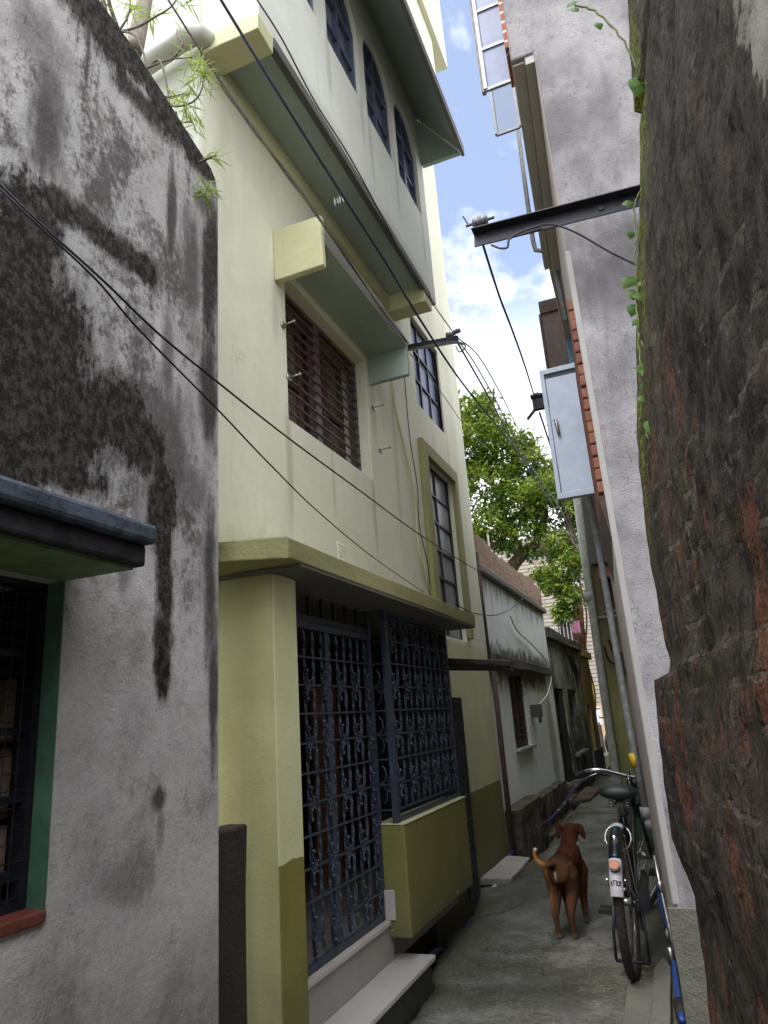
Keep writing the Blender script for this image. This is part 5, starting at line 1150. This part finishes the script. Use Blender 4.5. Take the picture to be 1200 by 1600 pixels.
for s in (-1, 1):
    m.tube([bb+Vector((s*.02, -.03, 0)), (s*.05, .25, .315), hubR+Vector((s*.058, 0, 0))], .0095, 8); m.tube([sc_+Vector((s*.014, 0, 0)), (s*.045, .22, .56), hubR+Vector((s*.058, 0, 0))], .0085, 8)
    m.box(s*.058-.004, s*.058+.004, -.03, .02, Rw-.02, Rw+.03)
m.tube([bb+Vector((-.04, 0, 0)), bb+Vector((.04, 0, 0))], .022, 10)
m.build('frame', 'enamel', BK, smooth=True, world=False)
m = MB()
for s in (-1, 1): m.tube([ST(hb+Vector((s*.045, .02, -.06))), ST((s*.052, 1.10, .52)), ST(hubF+Vector((s*.056, 0, 0)))], .011, 8)
m.tube([ST(hb+Vector((-.05, .02, -.055))), ST(hb+Vector((.05, .02, -.055)))], .015, 8); m.tube([ST(hb), ST(ht+Vector((0, -.022, .075)))], .012, 8)
m.build('fork', 'enamel', BK, smooth=True, world=False)
def guard(parent, c, a0, a1, rot, mt, r, w=.031, name='mudguard'):
    Q = (lambda p: Vector(p)) if rot is None else rot
    m = MB(); n = 36; k = 7
    def P(i, j, t):
        a = a0+(a1-a0)*i/n; u = PI*j/k-PI/2; rr_ = r+t+.020*math.cos(u)-.016
        return Q(c+Vector(((w+t)*math.sin(u), rr_*math.cos(a), rr_*math.sin(a))))
    for i in range(n):
        for j in range(k): m.quad(P(i, j, 0), P(i+1, j, 0), P(i+1, j+1, 0), P(i, j+1, 0))
    o = m.build(name, mt, parent, smooth=True, world=False); s_ = o.modifiers.new('thick', 'SOLIDIFY'); s_.thickness = .003; return o
D = math.radians
g1 = guard(BK, hubR, D(40), D(136.5), None, 'mudguard_green', Rw+.035)
g2 = guard(g1, hubR, D(137), D(164), None, 'mudguard_white', Rw+.0365, .032, 'mudguard_tip')
g3 = guard(BK, hubF, D(35), D(108), ST, 'mudguard_green', Rw+.035)
onb = lambda a, r, x=0.0: hubR+Vector((x, r*math.cos(a), r*math.sin(a)))
guard(g1, hubR, D(92), D(100), None, 'mudguard_white', Rw+.0375, .033, 'white_band')
a = D(144); nrm = (onb(a, 1)-hubR).normalized()
m = MB(); m.tube([onb(a, Rw+.036), onb(a, Rw+.060)], .0265, 18); rf = m.build('reflector', 'black_steel', g1, smooth=False, world=False)
m = MB(); m.tube([onb(a, Rw+.0605), onb(a, Rw+.064)], .0215, 18); m.build('reflector_lens', 'amber', rf, world=False)
a = D(122); m = MB(); m.ball(onb(a, Rw+.044), (.019, .010, .026), 10); m.build('badge', 'chrome', g1, smooth=True, world=False)
# hand-painted black scrawl across the white tip, kept as scribbled strokes
a = D(155); tz = Vector((0, -math.sin(a), math.cos(a))); e0 = onb(a, Rw+.0425)
strokes = [[(-.026, -.012), (-.022, .010), (-.016, -.012)], [(-.024, -.002), (-.017, -.002)], [(-.014, .010), (-.004, .011)], [(-.010, .011), (-.009, -.010)], [(-.002, .009), (.004, .010), (.006, .003), (.0, -.004), (.007, -.011)], [(.009, .010), (.009, -.009), (.016, -.010)], [(.018, -.011), (.019, .009), (.025, .010), (.026, .001), (.019, .0), (.027, -.011)], [(-.028, .005), (.027, .002)]]
m = MB()
for st_ in strokes: m.tube([e0+Vector((x*.88, 0, 0))-tz*z_+nrm*.0*0+(onb(a, 1)-hubR)*(-abs(x)**2*8) for x, z_ in st_], .0020, 5)
m.build('scrawl', 'ink', g2, world=False)
m = MB()
for s in (-1, 1): m.tube([hubR+Vector((s*.06, 0, 0)), onb(D(152), Rw+.025, s*.042)], .003, 5); m.tube([hubR+Vector((s*.06, 0, 0)), onb(D(112), Rw+.025, s*.042)], .003, 5)
m.build('mudguard_stay', 'chrome', BK, world=False)
m = MB()
for s in (-1, 1): m.tube([ST(hubF+Vector((s*.06, 0, 0))), ST(hubF+Vector((s*.04, (Rw+.02)*math.cos(D(45)), (Rw+.02)*math.sin(D(45)))))], .003, 5)
m.build('front_stay', 'chrome', BK, world=False)
# saddle with coil springs
m = MB(); rings = []
for t, w, z_, h in ((.0, .058, .848, .014), (.02, .092, .852, .024), (.06, .108, .853, .028), (.12, .100, .850, .027), (.18, .066, .846, .024), (.24, .036, .843, .022), (.29, .024, .838, .019), (.315, .012, .832, .010)):
    rings.append(((0, .165+t, z_-.018), (w, 0, 0), (0, 0, h*1.5)))
m.loft(rings); sd = m.build('saddle', 'saddle', BK, smooth=True, world=False)
m = MB()
for s in (-1, 1):
    m.tube([(s*.042+.017*math.cos(i*.9), .215+.017*math.sin(i*.9), .755+i*.0021) for i in range(34)], .0036, 5)
    m.tube([(s*.042, .215, .752), (s*.03, .30, .765), (s*.014, .42, .80)], .005, 6)
m.tube([(0, .31, .70), (0, .30, .785)], .0125, 8); m.bar((-.03, .30, .772), (.03, .30, .772), .02, .02)
m.build('saddle_spring', 'dull_chrome', sd, smooth=True, world=False)
# handlebar
m = MB(); z_ = .905; y_ = .975
bar = [(-.275, .80, .815), (-.272, .87, .828), (-.255, .925, .842), (-.20, .958, .855), (-.10, .965, .853), (0, .965, .848), (.10, .965, .853), (.20, .958, .855), (.255, .925, .842), (.272, .87, .828), (.275, .80, .815)]
m.tube([ST(p) for p in spline(bar, 5)], .0115, 10); m.tube([ST((0, .965, .848)), ST((0, .985, .80))], .014, 10); hbr = m.build('handlebar', 'chrome', BK, smooth=True, world=False)
for s in (-1, 1):
    m = MB(); m.tube([ST((s*.2755, .785, .812)), ST((s*.275, .82, .820)), ST((s*.2725, .88, .830))], .0165, 10); m.build('grip', 'black_rubber', hbr, smooth=True, world=False)
    m = MB(); m.tube([ST(p) for p in spline([(s*.20, .945, .835), (s*.235, .905, .812), (s*.255, .85, .792), (s*.262, .80, .785)], 4)], .0055, 6); m.build('brake_lever', 'chrome', hbr, smooth=True, world=False)
m = MB(); q = ST((.205, .945, .885)); m.ball(q, (.030, .030, .020), 10); m.tube([q, q+Vector((0, .01, -.03))], .008, 6); m.build('bell', 'chrome', hbr, smooth=True, world=False)
m = MB(); q = ST((0, 1.03, .80)); m.tube([q, q+Vector((.03, .05, 0))], [.03, .036], 10); m.build('headlamp', 'black_steel', BK, smooth=True, world=False)
m = MB()
for s in (-1, 1): m.tube([ST(p) for p in spline([(s*.2, .95, .838), (s*.10, 1.03, .82), (s*.03, 1.06, .74)], 5)], .0035, 5)
m.build('brake_rod', 'chrome', BK, world=False)
# chain case, cranks, pedals
m = MB(); m.prism([Vector((.048, y, z)) for y, z in [(.58, .29), (.56, .36), (.48, .395), (.36, .385), (0, .385), (-.05, .36), (-.05, .31), (0, .285), (.36, .20), (.48, .18), (.56, .215)]], (.022, 0, 0)); m.build('chain_case', 'enamel', BK, bevel=.004, world=False)
for s, an in ((-1, D(-155)), (1, D(25))):
    e = bb+Vector((s*.075, .165*math.cos(an), .165*math.sin(an)))
    m = MB(); m.tube([bb+Vector((s*.06, 0, 0)), e], .009, 8); m.tube([bb+Vector((s*.04, 0, 0)), bb+Vector((s*.07, 0, 0))], .014, 8); ck = m.build('crank', 'dull_chrome', BK, smooth=True, world=False)
    m = MB()
    for dy in (-.032, .032): m.box(e.x+min(0, s*.105)+s*.006, e.x+max(0, s*.105)+s*.006, e.y+dy-.011, e.y+dy+.011, e.z-.014, e.z+.014)
    m.tube([e, e+Vector((s*.11, 0, 0))], .007, 7); m.box(e.x+s*.10-.006, e.x+s*.10+.006, e.y-.04, e.y+.04, e.z-.01, e.z+.01); m.build('pedal', 'black_rubber', ck, bevel=.004, world=False)
# wheel lock ring and rear stand
m = MB(); c_ = Vector((-.022, .165, .61)); d1 = Vector((1, 0, 0)); d2 = Vector((0, .62, .78))
m.tube([c_+d1*.068*math.cos(t*.3)+d2*.075*math.sin(t*.3) for t in range(21)], .0055, 6, close=True); m.tube([c_+Vector((-.078, 0, -.02)), c_+Vector((-.062, 0, -.02))], .010, 7); m.build('ring_lock', 'dull_chrome', BK, smooth=True, world=False)
m = MB()
for s in (-1, 1): m.tube([hubR+Vector((s*.066, 0, -.01)), (s*.078, -.02, .20), (s*.080, -.02, .075)], .0075, 7)
m.tube([(-.083, -.02, .072), (.083, -.02, .072)], .009, 7); m.build('stand', 'black_steel', BK, smooth=True, world=False)
for s in (-1, 1):
    m = MB(); m.box(s*.062-.012, s*.062+.012, .03, .075, .20, .265); m.build('brake_shoe', 'black_steel', BK, bevel=.004, world=False)
BK.rotation_euler = (0, math.radians(1.8), -.018)

# fallen leaves and grit along the lane
rl = random.Random(77)
for i in range(30):
    y_ = rl.uniform(3.6, 9.5); side = rl.random()
    xr_ = -.147-.080*(y_-3.2)-.10
    x_ = (-1.36+.1*rl.random() if side < .45 else (xr_-.12*rl.random() if side < .7 else rl.uniform(-1.3, -.5)))
    if y_ < 3.9: x_ = max(x_, -1.30)
    L = rl.uniform(.018, .04); a_ = rl.uniform(0, 6.28); u_ = Vector((math.cos(a_), math.sin(a_), 0)); v_ = Vector((-u_.y, u_.x, 0)); z0 = Vector((x_, y_, .016))
    m = MB(); up_ = Vector((0, 0, 1))
    for (t0, t1) in ((0, .33), (.33, .66), (.66, 1)):
        w0 = math.sin(PI*t0)*L*.32; w1 = math.sin(PI*t1)*L*.32
        for s in (-1, 1): m.quad(z0+u_*L*t0+up_*.004*math.sin(PI*t0), z0+u_*L*t1+up_*.004*math.sin(PI*t1), z0+u_*L*t1+v_*s*w1+up_*.009, z0+u_*L*t0+v_*s*w0+up_*.009)
    tag(m.build('fallen_leaf', rl.choice(('dry_leaf', 'dry_leaf', 'tree_leaf'))), 'small fallen leaf lying on the damp concrete lane', 'leaf', 'fallen leaves on the lane')

# ================================================================== dog
n = N('dog_coat').objco()
w = n.mul(n.sub(n.noise(22, 4, .6), .5), .9)
f1 = n.noise(60, 4, .7, k=(1, .35, .5)); f2 = n.noise(9, 4, .6)
c = n.mix(n.st(f1, .3, .7), (.036, .014, .008), (.082, .032, .017)); c = n.mix(n.mul(n.st(f2, .45, .7), .45), c, (.105, .046, .023))
back = n.mul(n.st(n.y, .05, .25), .5); c = n.mix(back, c, (.060, .017, .008))
tan = n.mul(n.blob(n.z, .30, .13, n.y, -.09, .11, w, .5), .6); c = n.mix(tan, c, (.155, .080, .040))
legs = n.f('SUBTRACT', 1.0, n.st(n.z, .05, .22)); c = n.mix(n.mul(legs, .5), c, (.17, .10, .055))
c = n.mix(n.mul(n.f('SUBTRACT', 1.0, n.st(n.z, .015, .05)), .7), c, (.30, .25, .19))
butt = n.mul(n.mul(n.blob(n.x, -.014, .007, n.z, .352, .030, w, .6), .7), n.f('SUBTRACT', 1.0, n.st(n.y, -.03, .0))); c = n.mix(butt, c, (.50, .42, .33))
dk = n.mul(n.blob(n.x, -.022, .020, n.z, .392, .022, w, .5), n.f('SUBTRACT', 1.0, n.st(n.y, -.03, .0))); c = n.mix(dk, c, (.02, .012, .01))
dk2 = n.mul(n.blob(n.x, .0, .022, n.z, .27, .03, w, .5), n.f('SUBTRACT', 1.0, n.st(n.y, .0, .05))); c = n.mix(n.mul(dk2, .8), c, (.03, .016, .012))
ry = n.f('SUBTRACT', 1.0, n.st(n.y, .0, .05)); tl = n.mul(ry, n.f('SUBTRACT', 1.0, n.st(n.x, -.090, -.045))); c = n.mix(n.mul(tl, .8), c, (.44, .20, .06))
tip = n.mul(n.mul(ry, n.st(n.z, .485, .505)), n.f('SUBTRACT', 1.0, n.st(n.x, -.10, -.08))); c = n.mix(tip, c, (.80, .76, .70))
ct = n.mul(n.blob(n.x, .047, .022, n.z, .452, .012, n.mul(w, .3), .3), n.mul(n.st(n.y, .36, .38), n.f('SUBTRACT', 1.0, n.st(n.y, .47, .49)))); c = n.mix(ct, c, (.75, .70, .62))
n.done(c, .95, n.add(n.noise(130, 3, .7, k=(1, .25, .4)), n.mul(f1, .5)), .8, .008, spec=.08)
m = MB(); Vx = lambda w: (w, 0, 0); Vz = lambda h, t=0: (0, t*h, h)
m.loft([((0, -.052, .375), Vx(.030), Vz(.045)), ((0, -.035, .372), Vx(.070), Vz(.072)), ((0, .02, .372), Vx(.080), Vz(.082)), ((0, .09, .374), Vx(.071), Vz(.074)), ((0, .16, .376), Vx(.065), Vz(.072)), ((0, .24, .362), Vx(.086), Vz(.102)), ((0, .31, .362), Vx(.088), Vz(.110)), ((0, .37, .375), Vx(.080), Vz(.100)), ((0, .415, .395), Vx(.064), Vz(.080)), ((0, .44, .41), Vx(.03), Vz(.04))])
m.loft([((0, .35, .40), Vx(.068), Vz(.066, -.4)), ((.0, .40, .450), Vx(.062), Vz(.064, -.5)), ((.0, .445, .490), Vx(.056), Vz(.058, -.5)), ((.002, .475, .512), Vx(.052), Vz(.052, -.2)), ((.004, .50, .52), Vx(.03), Vz(.03))])
m.loft([((.0, .425, .518), Vx(.034), Vz(.030)), ((.002, .455, .520), Vx(.054), Vz(.044)), ((.003, .495, .520), Vx(.058), Vz(.046)), ((.005, .535, .511), Vx(.048), Vz(.041)), ((.008, .575, .495), Vx(.028), Vz(.028)), ((.010, .62, .487), Vx(.023), Vz(.022)), ((.011, .645, .484), Vx(.012), Vz(.012))])
for s in (-1, 1):
    fx = lambda v: s*v
    hy = .012 if s > 0 else -.004
    m.tube([(fx(.040), .03, .40), (fx(.055), .045, .345), (fx(.056), .065, .28), (fx(.053), .05, .225), (fx(.050), -.005, .17), (fx(.049), -.028, .135), (fx(.048), -.020, .085), (fx(.048), -.008, .040), (fx(.048), .006, .018)],
           [.050, .062, .053, .043, .031, .0235, .0190, .0195, .0190], 10)
    m.ball((fx(.048), .012+hy*.3, .016), (.024, .036, .0165), 10)
    for t in (-.014, -.004, .006, .016): m.ball((fx(.048)+t, .040-abs(t-.001)*.35, .011), (.0065, .013, .010), 6)
    yo = 0 if s > 0 else .03
    m.tube([(fx(.055), .345, .36), (fx(.063), .35, .30), (fx(.062), .335, .235), (fx(.060), .335+yo*.4, .17), (fx(.060), .345+yo*.7, .105), (fx(.060), .342+yo, .05), (fx(.060), .350+yo, .018)], [.042, .052, .042, .031, .0235, .0200, .0195], 10)
    m.ball((fx(.060), .362+yo, .016), (.023, .034, .0165), 10)
    for t in (-.014, -.004, .006, .016): m.ball((fx(.060)+t, .390+yo-abs(t-.001)*.35, .011), (.0065, .013, .010), 6)
m.tube(spline([(-.002, -.02, .425), (-.022, -.055, .416), (-.062, -.075, .412), (-.100, -.080, .425), (-.122, -.080, .452), (-.124, -.078, .484), (-.112, -.074, .508)], 6), [.022-.00028*i for i in range(37)], 10)
dg = m.build('dog', 'dog_coat')
dg.location = (-.845, 4.715, 0); dg.rotation_euler = (0, 0, -.05)
dg.scale = (.93, 1, 1)
r = dg.modifiers.new('join', 'REMESH'); r.mode = 'VOXEL'; r.voxel_size = .0065; r.use_smooth_shade = True
r = dg.modifiers.new('soft', 'SMOOTH'); r.factor = .6; r.iterations = 13
tag(dg, 'reddish brown street dog standing with its back to us and curled tail', 'dog')
# short coat: fine hairs lying back along the body
bpy.context.view_layer.update()
ev = dg.evaluated_get(bpy.context.evaluated_depsgraph_get()); em = ev.to_mesh(); rh = random.Random(31)
tri = [(p.center.copy(), p.normal.copy(), p.area) for p in em.polygons]
ev.to_mesh_clear()
m = MB(); tot = sum(t_[2] for t_ in tri)
for (pc, pn, ar) in tri:
    k = ar/tot*15000; k = int(k)+(1 if rh.random() < k-int(k) else 0)
    for _ in range(k):
        a = pc+Vector((rh.uniform(-.004, .004), rh.uniform(-.004, .004), rh.uniform(-.004, .004)))
        fl = Vector((rh.uniform(-.35, .35), -.9, -.55+rh.uniform(-.3, .3))); fl = (fl-pn*fl.dot(pn))
        if fl.length < .1: fl = Vector((0, 0, -1))
        d_ = (fl.normalized()+pn*rh.uniform(.18, .50)).normalized(); L = rh.uniform(.006, .012)*(1.5 if pc.x < -.08 and pc.y < 0 else 1)
        w_ = d_.cross(pn).normalized()*.0011
        m.quad(a-pn*.001-w_, a-pn*.001+w_, a+d_*L)
fu = m.build('coat', 'dog_coat'); fu.parent = dg
for s in (-1, 1):
    m = MB(); k_ = 1 if s > 0 else .72; pts_ = [((s*.040, .455, .548), .014), ((s*.060, .452, .546), .026), ((s*(.060+.024*k_), .450, .527), .027), ((s*(.060+.034*k_), .452, .498), .021), ((s*(.060+.044*k_), .455, .472), .007)]
    m.loft([(p, (w*.62*s, 0, w*.80), (0, .0065, 0)) for p, w in pts_]); e = m.build('ear', 'dog_coat', None, smooth=True); e.parent = dg
for s in (-1, 1):
    m = MB(); m.ball((s*.034+.005, .548, .528), .0085, 8); e = m.build('eye', 'black_rubber', None, smooth=True); e.parent = dg
m = MB(); m.ball((.011, .650, .488), (.014, .010, .010), 8); e = m.build('nose', 'black_rubber', None, smooth=True); e.parent = dg

# ================================================================== light, sky, camera
SUN_EL, SUN_AZ = math.radians(62), math.radians(200)      # azimuth clockwise from +Y
w = bpy.data.worlds.new('World'); sc.world = w; w.use_nodes = True
t = w.node_tree; t.nodes.clear(); ln = t.links.new
def nd(k, **kw):
    q = t.nodes.new(k)
    for a_, b_ in kw.items(): setattr(q, a_, b_)
    return q
sky = nd('ShaderNodeTexSky', sky_type='NISHITA', sun_disc=False, sun_elevation=SUN_EL, sun_rotation=SUN_AZ, air_density=1.0, dust_density=1.2, ozone_density=1.5)
tc = nd('ShaderNodeTexCoord'); sp = nd('ShaderNodeSeparateXYZ'); ln(tc.outputs['Generated'], sp.inputs[0])
def mth(op, a_, b_=0.0):
    q = nd('ShaderNodeMath', operation=op)
    for i, v in enumerate((a_, b_)):
        if hasattr(v, 'is_linked'): ln(v, q.inputs[i])
        else: q.inputs[i].default_value = v
    return q.outputs[0]
zc = mth('ADD', mth('MAXIMUM', sp.outputs[2], 0.0), .22)
cb = nd('ShaderNodeCombineXYZ'); ln(mth('DIVIDE', sp.outputs[0], zc), cb.inputs[0]); ln(mth('DIVIDE', sp.outputs[1], zc), cb.inputs[1])
def cn(scale, det, off, dist=0):
    mp = nd('ShaderNodeMapping'); mp.inputs['Location'].default_value = off; ln(cb.outputs[0], mp.inputs[0]); mp.inputs['Scale'].default_value = (1, .8, 1)
    q = nd('ShaderNodeTexNoise'); q.inputs['Scale'].default_value = scale; q.inputs['Detail'].default_value = det; q.inputs['Roughness'].default_value = .58; q.inputs['Distortion'].default_value = dist
    ln(mp.outputs[0], q.inputs['Vector']); return q.outputs['Fac']
cl = mth('ADD', mth('MULTIPLY', cn(1.9, 8, (2.3, .7, 0), .4), .75), mth('MULTIPLY', cn(6.5, 8, (1, 4, 0)), .25))
mr = nd('ShaderNodeMapRange', interpolation_type='SMOOTHSTEP'); ln(cl, mr.inputs[0]); mr.inputs[1].default_value = .40; mr.inputs[2].default_value = .60
# low haze of cloud towards the horizon
hzn = nd('ShaderNodeMapRange', interpolation_type='SMOOTHSTEP'); ln(sp.outputs[2], hzn.inputs[0]); hzn.inputs[1].default_value = .62; hzn.inputs[2].default_value = .30
cov = mth('MAXIMUM', mth('MAXIMUM', mr.outputs[0], .10), mth('MULTIPLY', hzn.outputs[0], .9))
# unseen bright sky area overhead and behind the viewer, added to light the alley
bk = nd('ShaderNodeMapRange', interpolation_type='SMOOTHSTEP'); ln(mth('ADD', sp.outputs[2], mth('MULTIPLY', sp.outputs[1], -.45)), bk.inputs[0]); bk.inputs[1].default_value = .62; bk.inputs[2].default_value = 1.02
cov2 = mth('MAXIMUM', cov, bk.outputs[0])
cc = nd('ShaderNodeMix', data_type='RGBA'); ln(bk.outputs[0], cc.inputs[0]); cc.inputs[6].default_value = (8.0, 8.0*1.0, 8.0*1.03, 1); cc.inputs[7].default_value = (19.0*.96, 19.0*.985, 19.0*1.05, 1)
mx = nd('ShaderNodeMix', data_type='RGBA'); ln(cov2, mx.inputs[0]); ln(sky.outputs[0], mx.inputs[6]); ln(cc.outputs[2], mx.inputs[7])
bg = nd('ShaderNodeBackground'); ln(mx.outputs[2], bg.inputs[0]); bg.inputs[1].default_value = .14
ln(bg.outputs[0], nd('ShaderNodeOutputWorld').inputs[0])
sl = bpy.data.lights.new('sun', 'SUN'); sl.energy = .9; sl.angle = math.radians(14); sl.color = (1, .96, .9)
so = bpy.data.objects.new('sun', sl); col.objects.link(so)
dirv = Vector((math.sin(SUN_AZ)*math.cos(SUN_EL), math.cos(SUN_AZ)*math.cos(SUN_EL), math.sin(SUN_EL)))
so.rotation_euler = (-dirv).to_track_quat('-Z', 'Y').to_euler(); so.location = (0, 0, 20)

cam = bpy.data.cameras.new('camera'); co = bpy.data.objects.new('camera', cam); col.objects.link(co)
cam.sensor_fit = 'VERTICAL'; cam.sensor_height = 24; cam.lens = 24*1100/1600; cam.clip_start = .05; cam.clip_end = 500
co.matrix_world = Matrix.Translation((0, 0, 1.30)) @ Matrix.Rotation(math.radians(20.97338), 4, 'Z') @ Matrix.Rotation(math.radians(90+16.52951), 4, 'X') @ Matrix.Rotation(math.radians(-4.05887), 4, 'Z')
sc.camera = co

for o in list(sc.objects):                      # working units -> metres
    if o.parent is None:
        o.location = o.location*S
        if o.type in ('MESH', 'EMPTY'): o.scale = o.scale*S
for o in sc.objects:                            # children sit at their thing's own origin
    if o.parent: o.matrix_parent_inverse = Matrix.Identity(4)
vs = sc.view_settings; vs.view_transform = 'Standard'; vs.look = 'None'; vs.gamma = 1; vs.exposure = 1.06
sc.render.engine = 'CYCLES'; sc.cycles.max_bounces = 8; sc.cycles.diffuse_bounces = 5; sc.cycles.use_denoising = True
